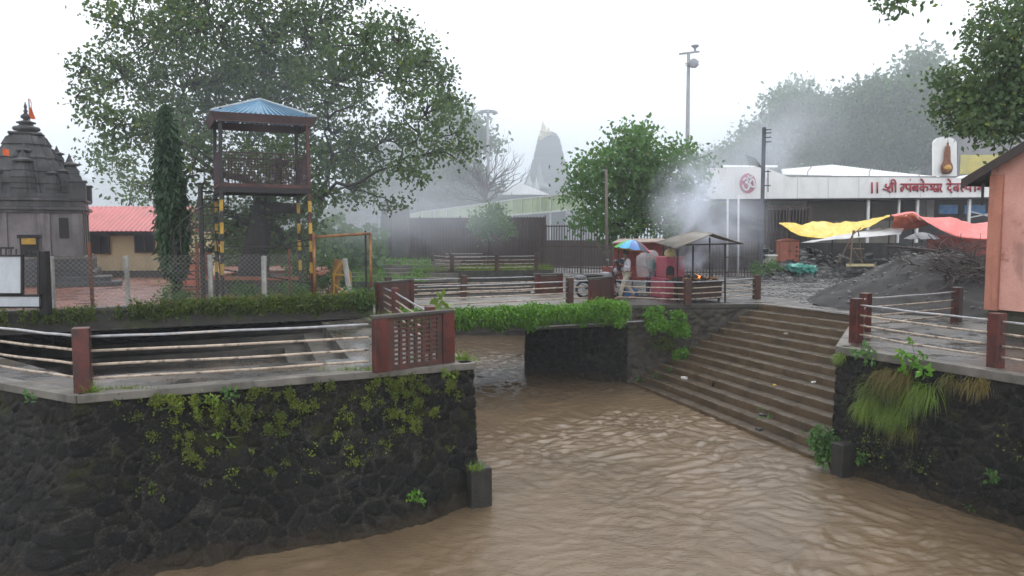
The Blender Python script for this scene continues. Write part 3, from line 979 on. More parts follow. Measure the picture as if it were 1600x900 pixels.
def rwp(px, py, off=.06):
    r = ray(px, py); o = V((0, 0, EYE)); t = (W1-o).dot(rn)/r.dot(rn); return o + r*t + rn*off
def hang(px0, px1, py, n, length, m, label, w=.012, droop=1.4, sz=.06):
    a, b = rwp(px0, py), rwp(px1, py)
    C = np.array([np.array(a.lerp(b, random.random())) for _ in range(n)]) + RNG.normal(size=(n, 3))*np.array([.03, .03, sz])
    P, Fc = blades(C, np.tile(np.array(rn*.8 + UP*.25), (n, 1)), length, w, droop=droop, spread=.4, seg=4)
    return tag(np_mesh('hanging_grass', P, Fc, M[m]), label, 'grass', 'grass hanging on the right wall')
hang(1345, 1385, 628, 420, .42, 'grassy', 'bright long grass hanging at the left of the big clump on the right wall')
hang(1375, 1430, 585, 620, .45, 'strawgrass', 'straw coloured grass in the upper middle of the right wall clump')
hang(1380, 1425, 640, 420, .45, 'grassy', 'lower bright grass locks hanging in the middle of the right wall clump')
hang(1430, 1465, 608, 480, .5, 'grassy', 'bright hanging grass under the largest leafy plant on the right wall')
hang(1350, 1440, 610, 700, .4, 'creeper', 'dark green grass filling the clump on the right wall', sz=.14)
hang(1475, 1500, 590, 130, .26, 'strawgrass', 'small straw tuft right of the leafy plant on the right wall')
hang(1512, 1550, 596, 260, .3, 'strawgrass', 'wide straw tuft under the corner post on the right wall')
hang(1400, 1440, 668, 160, .35, 'strawgrass', 'straw grass trailing at the bottom of the right wall clump')
hang(1312, 1323, 556, 200, .22, 'grassy', 'round bright grass tuft on the corner of the right wall', droop=1.1, sz=.03)
c = G(1284, 700, -2.2)
cc, pp = clump_points(np.array(c) + np.array([0, -.1, .1]), (.24, .24, .36), 22, 26, (.07, .07, .07))
leaf_mass('bush', 'leafy green bush at the foot of the steps beside the buttress', 'bush', pp, .11, M['leaf2'], aspect=.6)
pts = []
while len(pts) < 1500:
    a = random.random(); t = random.random()
    p = W1.lerp(W0, a*.7) + rn*.07 - UP*(.2 + t*2)
    if noise.fractal(V((a*9, t*2.4, 9.5)), .9, 2.2, 5) > .26: pts.append(np.array(p) + RNG.normal(size=3)*.04)
leaf_mass('moss', 'olive moss and tiny creepers on the right river wall', 'moss', pts, .045, M['mossleaf'], kind='stuff', aspect=.8)

# ------------------------------------------------------------------ litter on the steps
def on_step(px, py, k):
    return G(px, py, -k*RI)
tmpl = [(1070, 592, 11, 'crumpled white plastic bag lying on the lower left steps', 'plastic bag', 'bag', (.55, .53, .5), .13),
        (1190, 650, 10, 'dark shoe shaped scrap lying in the middle of the steps', 'scrap', 'scrap', (.03, .028, .03), .09),
        (1188, 672, 12, 'black sandal like scrap on a lower step', 'scrap', 'scrap', (.02, .02, .022), .1),
        (1272, 598, 6, 'tiny white paper scrap near the right wall on the steps', 'paper scrap', 'paper', (.7, .7, .72), .06),
        (1228, 522, 3, 'pale leaf litter scrap on an upper step', 'paper scrap', 'paper', (.4, .36, .3), .06),
        (1211, 602, 7, 'yellow flower lying on the middle steps', 'fallen flower', 'flower', (.7, .42, .02), .05),
        (975, 607, 14, 'orange marigold garland floating at the bottom of the steps', 'garland', 'garland', (.6, .22, .03), .12)]
for i, (px, py, k, lab, nm, cat, colr, r) in enumerate(tmpl):
    m = MB(); c = on_step(px, py, k)
    if nm == 'garland':
        for q in range(16):
            m.blob(c + V((random.uniform(-.16, .16), random.uniform(-.05, .05), .02)), .05, q, .2, 6, 4)
    else:
        for q in range(3): m.blob(c + V((random.gauss(0, r*.4), random.gauss(0, r*.4), r*.25)), (r*.7, r*.5, r*.35), i*3+q, .5, 8, 6)
    tag(m.build(nm.replace(' ', '_'), flat('litter_%d' % i, colr), None, smooth=False), lab, cat)
m = MB(); c = on_step(1112, 604, 11)
for q in range(6): m.tube([c, c + V((random.uniform(-.1, .3), random.uniform(-.1, .1), random.uniform(.05, .28)))], [.014, .006], 5)
tag(m.build('twig', M['bark']), 'broken dry twig standing on the lower steps', 'twig')
pts = []
for q in range(420):
    t = random.random()**.6*.98; u = random.random()**1.2
    lvl = int(t*13)+1; p = edge(t, u); pts.append(np.array(p + UP*(-lvl*RI + .012)))
P, Fc = leaf_arrays(np.array(pts), .05, 0, .6); P[:, 2] = np.repeat(np.array(pts)[:, 2], 4) + RNG.uniform(0, .012, len(P))
tag(np_mesh('fallen_leaves', P, Fc, leafmat('fallen_leaf', (.2, .13, .05), (.13, .09, .04), trans=0)), 'small dead leaves scattered over the river steps', 'leaves', kind='stuff')
for px, py, k, lab in ((1025, 592, 12, 'leafy weed on the lowest steps by the bank wall'), (1045, 583, 11, 'second weed on the lower steps right of the first'), (1195, 652, 11, 'flat weed growing from a middle step'), (1288, 494, 1, 'tiny weed at the head of the steps'), (1000, 596, 13, 'low weed at the water edge under the abutment')):
    leafy('weed', lab, on_step(px, py, k), UP, 4, .09, M['leaf2'], M['stem'], .07, height=.12)
# ================================================================== LEFT: yard, temple, house, tower, trees
YZ = .45
Mw0 = V((-24, 12.2, 0)); Mw1 = V((-3.95, 21.75, 0))
M['brickyard'] = mat('wet_red_brick_paving', (.3, .13, .095), (.2, .09, .07), 1.2, .5, stain=(.07, .045, .04), stain_amt=.6, streak=(1.5, 1.5, 1.5), wet=.6, bump=.3)
mb = MB(); wd = (Mw1-Mw0).normalized(); wn = UP.cross(wd)
mb.prism([Mw0 + wn*.2, Mw1 + wn*.2, (-9.6, 37), (-12, 62), (-90, 62), (-90, 20)], -.3, YZ)
tag(mb.build('courtyard', M['brickyard']), 'wet red paved courtyard round the temple', 'courtyard', kind='structure')
bw = thing('boundary_wall', 'low mossy boundary wall between the tank and the courtyard', 'boundary wall', Mw1)
mb = MB(); mb.grid(lambda u, v: Mw0.lerp(Mw1, u) - wn*(.02+.03*noise.noise(V((u*60, v*4, 1)))) + UP*(v*(YZ+.05) + .02*noise.noise(V((u*50, 2, v)))*v), 200, 10)
mb.build('wall_face', mat('mossy_old_wall', (.055, .05, .043), (.035, .033, .028), 2.2, .8, stain=(.02, .02, .018), stain_amt=.6, bump=.6, moss=(.05, .07, .012), moss_rng=(.5, .64), moss_scale=1.8), bw, smooth=True)
mb = MB(); mb.pbox(Mw0 - wn*.06 + UP*(YZ-.01), Mw1-Mw0, wn*.36, UP*.1); mb.build('coping', M['concrete_dark'], bw, bevel=.02)
def wall_gap(u):
    k = noise.noise(V((u*55, 5, 2))) + .5*noise.noise(V((u*150, 2, 7)))
    return 0.0 if u > .86 else (.97 if k < -.02 else .35)
pts = mass_along(Mw0 + UP*(YZ+.08), Mw1 + UP*(YZ+.08), 12500, .1, .42, .16, -wn, gap=wall_gap)
leaf_mass('creeper', 'creepers and moss hanging over the low courtyard wall', 'creeper', pts, .075, M['creeper'], kind='stuff')
pts = mass_along(Mw0.lerp(Mw1, .72) + UP*(YZ+.1), Mw1 + UP*(YZ+.1), 4200, .2, .35, .2, -wn)
leaf_mass('creeper', 'thick leafy creeper on the right part of the courtyard wall', 'creeper', pts, .08, M['creeper'], kind='stuff')
pts = mass_along(Mw0.lerp(Mw1, .78) + UP*(YZ+.12), Mw1 + UP*(YZ+.12), 1500, .16, .05, .12, -wn)
leaf_mass('grass', 'yellow green grass along the top of the courtyard wall', 'grass', pts, .08, M['grassy'], kind='stuff', droop=0, aspect=.25)

# ---- chain link fence
def on_wall(px, y_bias=.12):
    lo, hi = 0.0, 1.0
    for _ in range(40):
        m_ = (lo+hi)/2; p = Mw0.lerp(Mw1, m_) + wn*y_bias
        if 800 + F*p.x/p.y < px: lo = m_
        else: hi = m_
    return Mw0.lerp(Mw1, lo) + wn*y_bias + UP*(YZ+.05)
fe = thing('chain_link_fence', 'sagging chain link fence on mixed posts above the courtyard wall', 'fence', on_wall(300))
fa, fb = on_wall(-60), on_wall(478)
mb = MB(); L = (fb-fa).length; fd = (fb-fa).normalized(); FHt = 1.28; cell = .12
n = int((L+FHt)/cell)
for i in range(n):
    for sgn in (1, -1):
        x0 = i*cell - (FHt if sgn == 1 else 0); x1 = x0 + sgn*FHt if sgn == 1 else x0 - FHt
        z0, z1 = 0, FHt
        lo_, hi_ = x0, x1
        a = [x0, z0]; b = [x1, z1]
        def clipx(p, q, lim):
            t = (lim-p[0])/(q[0]-p[0]); return [lim, p[1]+(q[1]-p[1])*t]
        if max(a[0], b[0]) < 0 or min(a[0], b[0]) > L: continue
        if a[0] < 0: a = clipx(a, b, 0)
        if b[0] < 0: b = clipx(b, a, 0)
        if a[0] > L: a = clipx(a, b, L)
        if b[0] > L: b = clipx(b, a, L)
        mb.beam(fa + fd*a[0] + UP*(a[1]+.02), fa + fd*b[0] + UP*(b[1]+.02), .006, .006)
mb.build('mesh', flat('galvanised_wire', (.22, .21, .2), .4), fe)
M['cpost'] = mat('pale_concrete_post', (.42, .41, .38), (.3, .29, .27), 4, .7, stain=(.1, .1, .09), stain_amt=.6, streak=(6, 6, 1))
for px, h, w_, mm in ((142, 1.65, .07, 'rust'), (198, 1.3, .09, 'cpost'), (307, 1.6, .07, 'rust'), (328, 1.3, .1, 'cpost'), (412, 1.25, .12, 'cpost'), (453, 1.42, .06, 'rust'), (79, 1.3, .1, 'cpost')):
    p = on_wall(px, .18); mb = MB(); ln = V((random.uniform(-.03, .03), 0, 0))
    mb.pbox(p - V((w_/2, w_/2, .1)), V((w_, 0, 0)), V((0, w_, 0)), UP*(h+.1) + ln); mb.build('fence_post', M[mm], fe, bevel=.008)
gpost = G(72, 492, YZ)
mb = MB(); mb.box(gpost + UP*.75, (.2, .2, 1.5)); 
tag(mb.build('gate_post', M['iron'], bevel=.015), 'thick black iron gate post beside the white notice boards', 'gate post')
# notice boards on an iron gate frame
nb = thing('notice_board', 'white notice boards on a black iron gate at the left edge', 'notice board', G(30, 490, YZ))
dI = 16.6
def plate(mb, x0, y0, x1, y1, d, th=.03):
    a, b, c, e = D(x0, y1, d), D(x1, y1, d), D(x1, y0, d), D(x0, y0, d)
    mb.add([a, b, c, e] + [p + V((0, th, 0)) for p in (a, b, c, e)], [[0, 1, 2, 3], [7, 6, 5, 4], [0, 4, 5, 1], [1, 5, 6, 2], [2, 6, 7, 3], [3, 7, 4, 0]])
M['board'] = mat('grey_white_board', (.5, .52, .55), (.42, .44, .47), 1.2, .5, stain=(.3, .31, .33), stain_amt=.5, streak=(2, 2, .5))
mb = MB(); plate(mb, -60, 401, 32, 458, dI); mb.build('board', M['board'], nb)
mb = MB(); plate(mb, -60, 463, 61, 479, dI); mb.build('board', M['board'], nb)
mb = MB()
for (x0, y0, x1, y1) in ((-60, 398, 34, 401), (32, 398, 35, 460), (-60, 458, 35, 462), (-60, 479, 64, 482), (61, 460, 64, 482), (-60, 460, 64, 463.5)):
    plate(mb, x0, y0, x1, y1, dI-.02, .07)
for x0, x1, ya, yb in ((58, 61, 395, 482), (-60, 20, 386, 389), (40, 61, 392, 395)):
    plate(mb, x0, ya, x1, yb, dI+.12, .04)
for k in range(12):
    x = -40+k*8
    if x < 58: plate(mb, x, 388+.1*k, x+1.6, 400, dI+.12, .02)
mb.build('frame', M['iron'], nb)

# ---- iron gate frame, barricade
gf = thing('iron_gate', 'tall rusty open iron frame standing behind the courtyard wall', 'gate', on_wall(490))
a, b = on_wall(491, .3), on_wall(581, .22); mb = MB()
for p in (a, b): mb.tube([p, p + UP*1.85], .045, 8)
mb.tube([a + UP*1.75, b + UP*1.85], .04, 8); mb.build('tube_frame', mat('rust_yellow_tube', (.3, .15, .05), (.13, .05, .025), 5, .6, stain=(.1, .04, .03), stain_amt=.9, streak=(8, 8, 8)), gf, smooth=True)
mb = MB(); mb.box(b + V((-.14, .05, .95)), (.05, .05, 1.95)); mb.build('upright', M['iron'], gf)
ba = thing('barricade', 'yellow iron barricade frame leaning behind the courtyard wall', 'barricade', D(537, 470, 23))
mb = MB()
B_ = lambda x, y: D(x, y, 23.0)
for x0, y0, x1, y1 in ((522, 462, 522, 428), (522, 428, 535, 408), (535, 408, 548, 428), (548, 428, 548, 464), (522, 429, 548, 430), (522, 444, 548, 464), (522, 460, 548, 461)):
    mb.beam(B_(x0, y0), B_(x1, y1), .05, .05)
mb.build('tube_frame', M['yellow'], ba)
mb = MB(); mb.slab([D(514, 468, 23.4), D(524, 468, 23.4), D(538, 408, 23.4), D(522, 404, 23.4)], .04); mb.build('tin_sheet', mat('rusty_yellow_tin', (.3, .16, .05), (.12, .06, .03), 4), ba)
mb = MB(); mb.pbox(D(547, 466, 22.6) - V((.05, 0, .2)), V((.13, 0, 0)), V((0, .13, 0)), D(537, 404, 22.6) - D(547, 466, 22.6) + UP*.2)
tag(mb.build('concrete_post', M['cpost'], bevel=.012), 'pale leaning concrete post in front of the yellow barricade', 'post')

# ---- temple on the left
M['tstone'] = mat('black_basalt_temple_stone', (.06, .058, .06), (.03, .03, .033), 1.6, .7, stain=(.13, .13, .14), stain_amt=.55, streak=(3, 3, .5), wet=.3, bump=.5, bscale=12)
M['tplaster'] = mat('grey_washed_temple_wall', (.2, .185, .19), (.13, .12, .125), 1.2, .7, stain=(.045, .042, .042), stain_amt=.85, streak=(2.2, 2.2, .22), bump=.3)
tc = V((-18.05, 28.9, YZ))
te = thing('stone_temple', 'small black stone temple with stepped spire on the left', 'temple', tc)
def gb(mb, off, a, b, z0, z1): mb.gbox(tc + FX*off[0]*.87 + NX*off[1]*.87, a*.87, b*.87, YZ+z0, YZ+z1)
mb = MB(); gb(mb, (0, 0), 5.0, 5.0, 0, .5); gb(mb, (0, 0), 4.7, 4.7, .5, .95); gb(mb, (1.9, -2.2), 2.4, 1.6, 0, .34); gb(mb, (2.2, -2.6), 2.6, 1.6, 0, .17)
mb.build('plinth', mat('wet_black_plinth', (.05, .052, .058), (.03, .031, .035), 2, .6, stain=(.11, .11, .12), stain_amt=.4, streak=(1, 1, 6), wet=.5), te, bevel=.02)
mb = MB(); gb(mb, (0, 0), 4.5, 4.5, .95, 1.05); mb.build('ledge', M['concrete'], te, bevel=.02)
mb = MB(); gb(mb, (0, 0), 4.0, 4.0, 1.05, 2.62)
for sx_ in (-1.9, -.75, .75, 1.9): gb(mb, (sx_, -2.02), .34, .14, 1.05, 2.62)
for q in (-1.9, -.7, .7, 1.9): gb(mb, (2.02, q), .14, .34, 1.05, 2.62)
mb.build('wall', M['tplaster'], te, bevel=.015)
mb = MB()
for k, (w_, z0, z1) in enumerate(((4.25, 2.62, 2.72), (4.5, 2.72, 2.84), (4.2, 2.84, 3.05), (4.45, 3.05, 3.15), (4.1, 3.15, 3.32))): gb(mb, (0, 0), w_, w_, z0, z1)
for sx_ in (-1.95, 1.95):
    for sy_ in (-1.95, 1.95):
        gb(mb, (sx_, sy_), .62, .62, 3.1, 3.72); gb(mb, (sx_, sy_), .72, .72, 3.72, 3.8)
mb.build('cornice', M['tstone'], te, bevel=.02)
def star(hw):
    a = [(1, .32), (.88, .32), (.88, .62), (.74, .62), (.74, .74)]
    q = a + [(y, x) for x, y in reversed(a[:-1])]
    pts = []
    for k in range(4):
        c_, s_ = [(1, 0), (0, 1), (-1, 0), (0, -1)][k]
        for x, y in q: pts.append((x*c_ - y*s_, x*s_ + y*c_))
    return [(x*hw, y*hw) for x, y in pts]
def spire(mb, c, prof, ax=FX, ay=NX):
    rings = []
    for hw, z in prof:
        rings.append([V(c) + ax*x + ay*y + UP*z for x, y in star(hw)])
    n = len(rings[0]); b = len(mb.v)
    for r in rings: mb.v.extend(r)
    for i in range(len(rings)-1):
        for k in range(n):
            mb.f.append([b+i*n+k, b+i*n+(k+1) % n, b+(i+1)*n+(k+1) % n, b+(i+1)*n+k]); mb.mi.append(mb.cur)
    mb.f.append([b+(len(rings)-1)*n+k for k in range(n)]); mb.mi.append(mb.cur)
def groove(pr, dz=.22, dip=.05):
    out = []
    for (h0, z0), (h1, z1) in zip(pr, pr[1:]):
        m_ = max(1, int((z1-z0)/dz))
        for k in range(m_):
            t = k/m_; t2 = (k+.75)/m_
            out += [(h0+(h1-h0)*t, z0+(z1-z0)*t), (h0+(h1-h0)*t2, z0+(z1-z0)*t2), (h0+(h1-h0)*t2-dip, z0+(z1-z0)*(t2+.02)), (h0+(h1-h0)*((k+.98)/m_)-dip, z0+(z1-z0)*((k+.98)/m_))]
    out.append(pr[-1]); return out
mb = MB(); spire(mb, tc, groove([(1.6, 3.3), (1.5, 3.7), (1.32, 4.15), (1.08, 4.65), (.8, 5.15), (.58, 5.55)], .3, .06)); gb(mb, (0, 0), 1.22, 1.22, 5.53, 5.6)
mb.build('spire', M['tstone'], te)
mb = MB()
def turret(mb, off, s_, z0):
    c = tc + FX*off[0]*.9 + NX*off[1]*.9 + UP*z0
    spire(mb, c, groove([(s_, 0), (s_*.9, s_*1.3), (s_*.55, s_*2.4)], .18, .03)); mb.lathe(c + UP*s_*2.4, [(s_*.35, 0), (s_*.75, s_*.12), (s_*.75, s_*.25), (s_*.3, s_*.4), (s_*.12, s_*.8), (.01, s_*1.1)], 12)
for o_, s_, z_ in (((0, -1.5), .46, 3.3), ((1.5, 0), .46, 3.3), ((-1.5, 0), .46, 3.3), ((.95, -1.3), .3, 3.3), ((-.95, -1.3), .3, 3.3), ((1.3, -.95), .3, 3.4), ((0, -1.05), .34, 4.0), ((1.05, 0), .34, 4.0), ((-1.05, 0), .34, 4.0)):
    turret(mb, o_, s_, z_)
mb.build('spire_turrets', M['tstone'], te)['label'] = 'small stepped stone turrets clustered round the temple spire'
mb = MB(); mb.lathe(tc + UP*5.58, [(r_*.64, z_*.66) for r_, z_ in [(.42, 0), (.42, .12), (.66, .17), (.72, .27), (.66, .37), (.45, .42), (.36, .48), (.36, .54), (.5, .58), (.5, .64), (.28, .7), (.14, .74), (.14, .8), (.26, .88), (.26, 1.0), (.12, 1.1), (.08, 1.2), (.13, 1.26), (.06, 1.36), (.09, 1.5), (.01, 1.78)]], 20)
mb.build('finial', M['tstone'], te, smooth=True)
mb = MB(); gb(mb, (.15, -2.06), .62, .16, 1.1, 1.72); gb(mb, (.15, -2.1), .8, .2, 1.72, 1.84)
mb.build('door_niche', M['dark'], te)
mb = MB(); gb(mb, (.15, -2.16), .5, .06, 1.5, 1.72); mb.build('name_plate', M['yellow'], te)
mb = MB(); gb(mb, (1.4, -2.0), .34, .12, 1.72, 2.45); mb.build('window_niche', M['dark'], te)
fl_ = thing('saffron_flag', 'saffron flag on a thin pole beside the temple finial', 'flag', tc + UP*6)
mb = MB(); fp = D(47, 200, 28.7); mb.tube([fp - UP*.45, D(45, 154, 28.7)], .018, 6); mb.build('pole', M['iron'], fl_)
mb = MB(); t0 = D(45.3, 155, 28.7); mb.grid(lambda u, v: t0 + V((.02 + u*.22*(1-.3*v)*v + .03*math.sin(v*7), .05*math.sin(v*6+u*3), -v*.72)), 5, 10)
M['saffron'] = flat('saffron_cloth', (.6, .12, .03), .8); mb.build('cloth', M['saffron'], fl_, solid=.01)
mb = MB(); t1 = D(4, 232, 26.8); mb.grid(lambda u, v: t1 + V((u*.25, .05*math.sin(u*5), -v*.22 - .05*u)), 5, 4)
tag(mb.build('cloth', M['saffron'], solid=.01), 'small saffron cloth tied low on the temple spire', 'cloth')

# ---- yellow house
hs = thing('yellow_house', 'low yellow house with a red corrugated roof behind the courtyard', 'house', V((-16, 33, YZ)))
M['ochre'] = mat('cream_yellow_wall', (.68, .55, .34), (.58, .46, .28), 1.1, .8, stain=(.2, .15, .1), stain_amt=.5, streak=(1.5, 1.5, .25))
M['redroof'] = mat('red_sheet_roof', (.5, .12, .12), (.42, .1, .1), 1, .45, stain=(.25, .1, .1), stain_amt=.4, streak=(1, 1, 1), spec=.5)
hx0, hx1, hy, hz_ = -19.6, -13.9, 33.0, 1.95
mb = MB(); mb.box(((hx0+hx1)/2, hy+1.9, YZ+hz_/2), (hx1-hx0, 3.8, hz_)); mb.build('wall', M['ochre'], hs)
mb = MB(); mb.box(((hx0+hx1)/2, hy-.03, YZ+.14), (hx1-hx0+.06, .1, .28)); mb.build('base_course', M['concrete_dark'], hs)
mb = MB()
def corr(mb, a, b, c, d, n, amp):
    a, b, c, d = map(V, (a, b, c, d)); nm = (b-a).cross(d-a).normalized()
    mb.grid(lambda u, v: a.lerp(b, u).lerp(d.lerp(c, u), v) + nm*amp*(1 if (int(u*n*2) % 2) else -1), n*2, 1)
ey = hy-.35; ez = YZ+hz_+.0
mb.grid(lambda u, v: V((hx0-.4 + u*(hx1-hx0+.8), ey + v*2.3, ez + v*1.12)) + UP*(.035 if int(u*96) % 3 == 0 else 0), 96, 1)
mb.grid(lambda u, v: V((hx0-.4 + u*(hx1-hx0+.8), ey + 2.3 + v*2.3, ez + 1.12 - v*1.12)), 2, 1)
mb.build('roof', M['redroof'], hs, solid=.03)
mb = MB(); mb.box(((hx0+hx1)/2, ey+.02, ez-.08), (hx1-hx0+.8, .05, .17)); mb.build('fascia_board', M['dark'], hs)
for px0, px1, py0, py1 in ((142, 171, 369, 396), (212, 241, 367, 394), (276, 292, 369, 396)):
    a = D(px0, py1, hy); b = D(px1, py0, hy); wd_ = (b.x-a.x); ht = b.z-a.z
    mb = MB()
    for xx in (a.x, b.x, a.x+wd_/2): mb.box((xx, hy-.03, a.z+ht/2), (.05, .07, ht+.06))
    for zz in (a.z, b.z): mb.box(((a.x+b.x)/2, hy-.032, zz), (wd_+.06, .07, .05))
    wf = mb.build('window', flat('brown_frame_%d' % px0, (.08, .05, .04)), hs)
    mb = MB(); mb.box(((a.x+b.x)/2, hy-.008, a.z+ht/2), (wd_, .02, ht)); mb.build('pane', flat('dark_glass_%d' % px0, (.03, .035, .045), .15), wf)
mb = MB(); mb.box((D(226, 360, hy).x, hy-.02, YZ+hz_-.1), (9, .06, .09)); mb.build('lintel_band', flat('pinkish_band', (.4, .22, .17)), hs)

# ---- watch tower
TD = 20.4
fl0 = V((D(348, 470, TD).x, TD, YZ))
TW_ = 2.36; TDp = 1.75
fr0 = fl0 + FX*TW_; bl0 = fl0 + NX*TDp; br0 = fr0 + NX*TDp
tw = thing('watch_tower', 'iron watch tower with blue tin roof and yellow black striped legs', 'watch tower', (fl0+br0)/2)
def striped_leg(base, top):
    m = MB(); n = 52; ax = FX
    for k in range(n):
        a = base.lerp(top, k/n); b = base.lerp(top, (k+1)/n)
        zmid = (a.z+b.z)/2
        m.cur = 1 if (zmid < 3.35 and zmid > 1.0 and int((zmid-.15)/.28) % 2 == 0) else 0
        m.beam(a, b, .088, .088, up=NX)
    return m
M['legdark'] = mat('dark_red_leg', (.09, .03, .025), (.04, .02, .02), 4, .55)
M['legblack'] = flat('black_leg', (.02, .02, .02), .5)
CABZ0, CABZ1 = D(400, 290, TD+.5).z, D(400, 173, TD+.5).z
flare = .0
for q, bp0, mm in ((0, fl0, 'legblack'), (1, fr0, 'legdark'), (2, bl0, 'legblack'), (3, br0, 'legblack')):
    top = bp0 + UP*(CABZ1-YZ) + (FX*.06 if q in (0, 2) else -FX*.06)
    striped_leg(bp0, top).build('leg', [M[mm], M['yellow']], tw)
def TP(x, y, z): return fl0*1 + FX*x + NX*y + UP*(z-YZ)
def tbox(mb, x0, x1, y0, y1, z0, z1): mb.pbox(TP(x0, y0, z0), FX*(x1-x0), NX*(y1-y0), UP*(z1-z0))
mb = MB(); tbox(mb, -.02, TW_+.02, -.06, TDp+.06, CABZ0-.05, CABZ0+.03); mb.build('platform', M['legdark'], tw)
mb = MB()
for yy in (-.06, TDp): tbox(mb, 0, TW_, yy, yy+.06, CABZ0-.2, CABZ0-.052)
for xx in (0, TW_-.06): tbox(mb, xx, xx+.06, .002, TDp-.002, CABZ0-.198, CABZ0-.054)
mb.build('floor_beam', M['iron'], tw)
mb = MB(); gz0, gz1 = CABZ0+.03, D(400, 240, TD+.5).z
for k in range(int(TW_/.08)+1):
    for yy in (-.03, TDp): mb.beam(TP(k*.08, yy, gz0), TP(k*.08, yy, gz1), .011, .011)
for k in range(int(TDp/.08)+1):
    for xx in (0, TW_): mb.beam(TP(xx, k*.08, gz0), TP(xx, k*.08, gz1), .011, .011)
for q in range(12):
    zz = gz0 + (gz1-gz0)*q/11; r_ = .028 if q in (0, 11) else .009
    for yy in (-.03, TDp): mb.beam(TP(0, yy, zz), TP(TW_, yy, zz), r_, r_)
    for xx in (0, TW_): mb.beam(TP(xx, 0, zz), TP(xx, TDp, zz), r_, r_)
mb.build('guard_mesh', mat('maroon_mesh', (.06, .03, .035), (.04, .025, .03), 5, .6), tw)
ez0 = D(400, 173.5, TD).z; ov_ = .17
cr = [TP(-ov_, -ov_, ez0), TP(TW_+ov_, -ov_, ez0), TP(TW_+ov_, TDp+ov_, ez0), TP(-ov_, TDp+ov_, ez0)]
cen = sum(cr, V((0, 0, 0)))/4; apex = V((cen.x, cen.y, D(400, 154.5, cen.y).z))
mb = MB()
for i in range(4):
    a, b = cr[i], cr[(i+1) % 4]; n_ = 20
    for k in range(n_):
        p, q = a.lerp(b, k/n_), a.lerp(b, (k+1)/n_); r_ = p.lerp(q, .28)
        mb.poly([p, r_, apex + (r_-apex)*.02]); mb.poly([r_ - UP*.035, q - UP*.035, apex + (q-apex)*.02 - UP*.002]); mb.poly([r_, r_-UP*.035, apex + (r_-apex)*.02])
M['bluetin'] = mat('blue_tin', (.12, .27, .42), (.09, .21, .33), 1.4, .35, stain=(.25, .36, .45), stain_amt=.5, streak=(3, 3, 3), spec=.5)
mb.build('roof', M['bluetin'], tw)
mb = MB()
for i in range(4): mb.tube([cr[i], apex], .03, 6)
mb.build('roof_ridge', mat('pale_ridge', (.4, .45, .48), (.3, .33, .35), 3), tw)
mb = MB(); fz = ez0-.24
lowc = [cen + (p-cen)*.93 for p in cr]
for p in lowc: p.z = fz
for i in range(4):
    j = (i+1) % 4
    mb.slab([cr[i]-UP*.03, cr[j]-UP*.03, lowc[j], lowc[i]], .015)
    mb.beam(lowc[i], lowc[j], .04, .04)
mb.build('eave_board', mat('dull_maroon_tin', (.08, .047, .047), (.05, .033, .034), 2, .6, stain=(.05, .035, .035), stain_amt=.6, streak=(3, 3, .6)), tw)
mb = MB()
mb.beam(fl0 + UP*1.2, fr0 + UP*1.75, .03, .03); mb.beam(fl0 + UP*.3, bl0 + UP*2, .03, .03); mb.beam(fr0 + UP*.4, br0 + UP*2, .03, .03); mb.beam(fl0+UP*1.55, fr0+UP*1.55, .03, .03)
mb.beam(fr0 + UP*.5, fl0 + UP*.95, .04, .04)
mb.build('brace', M['iron'], tw)
# winding iron stair beside the tower
sc_ = thing('spiral_stair', 'dark winding iron staircase on the left of the watch tower', 'staircase', V((D(313, 470, 21.2).x, 21.2, YZ)))
ax_ = V((D(318, 470, 21.2).x, 21.2, YZ)); mb = MB(); mb.tube([ax_, ax_ + UP*3.2], .07, 8); mb.build('centre_pole', M['legblack'], sc_)
mb = MB(); hr = MB(); pts = []; nst = 16
for k in range(nst):
    a = 2.2 + k*.42; z_ = .22*(k+1)
    d1 = V((math.cos(a), math.sin(a), 0)); d2 = V((math.cos(a+.38), math.sin(a+.38), 0))
    mb.slab([ax_ + d1*.06 + UP*z_, ax_ + d1*.72 + UP*z_, ax_ + d2*.72 + UP*z_, ax_ + d2*.06 + UP*z_], .03)
    hr.tube([ax_ + d1*.72 + UP*z_, ax_ + d1*.74 + UP*(z_+.85)], .014, 5); pts.append(ax_ + d1*.74 + UP*(z_+.85))
    if k: hr.tube([pts[-2] - UP*.4, pts[-1] - UP*.4], .01, 5)
hr.tube(pts, .02, 6); mb.build('treads', M['legblack'], sc_); hr.build('handrail', M['legblack'], sc_)

# ---- planter round the big tree
pl_ = thing('tree_planter', 'low dark planter with orange rim round the big tree', 'planter', V((-9.5, 26, YZ)))
px0, px1 = D(320, 450, 24).x, D(463, 450, 24).x
mb = MB(); mb.box(((px0+px1)/2, 26, YZ+.22), (px1-px0, 4, .44)); mb.build('planter_wall', M['concrete_dark'], pl_)
mb = MB()
for yy in (24, 28): mb.box(((px0+px1)/2, yy, YZ+.49), (px1-px0+.1, .2, .1))
for xx in (px0, px1): mb.box((xx, 26, YZ+.489), (.2, 4.15, .1))
mb.build('rim', mat('orange_rim', (.36, .13, .07), (.26, .1, .06), 3), pl_)
mb = MB(); a = D(297, 450, 26); mb.box((a.x, 26.5, YZ+.45), (.7, .9, .9)); mb.box((a.x+.25, 26.5, YZ+1.05), (.3, .9, .35))
tag(mb.build('shrine_block', mat('orange_block', (.42, .12, .07), (.32, .1, .06), 2, stain=(.15, .06, .04)), bevel=.03), 'orange red shrine block beside the winding stair', 'shrine')

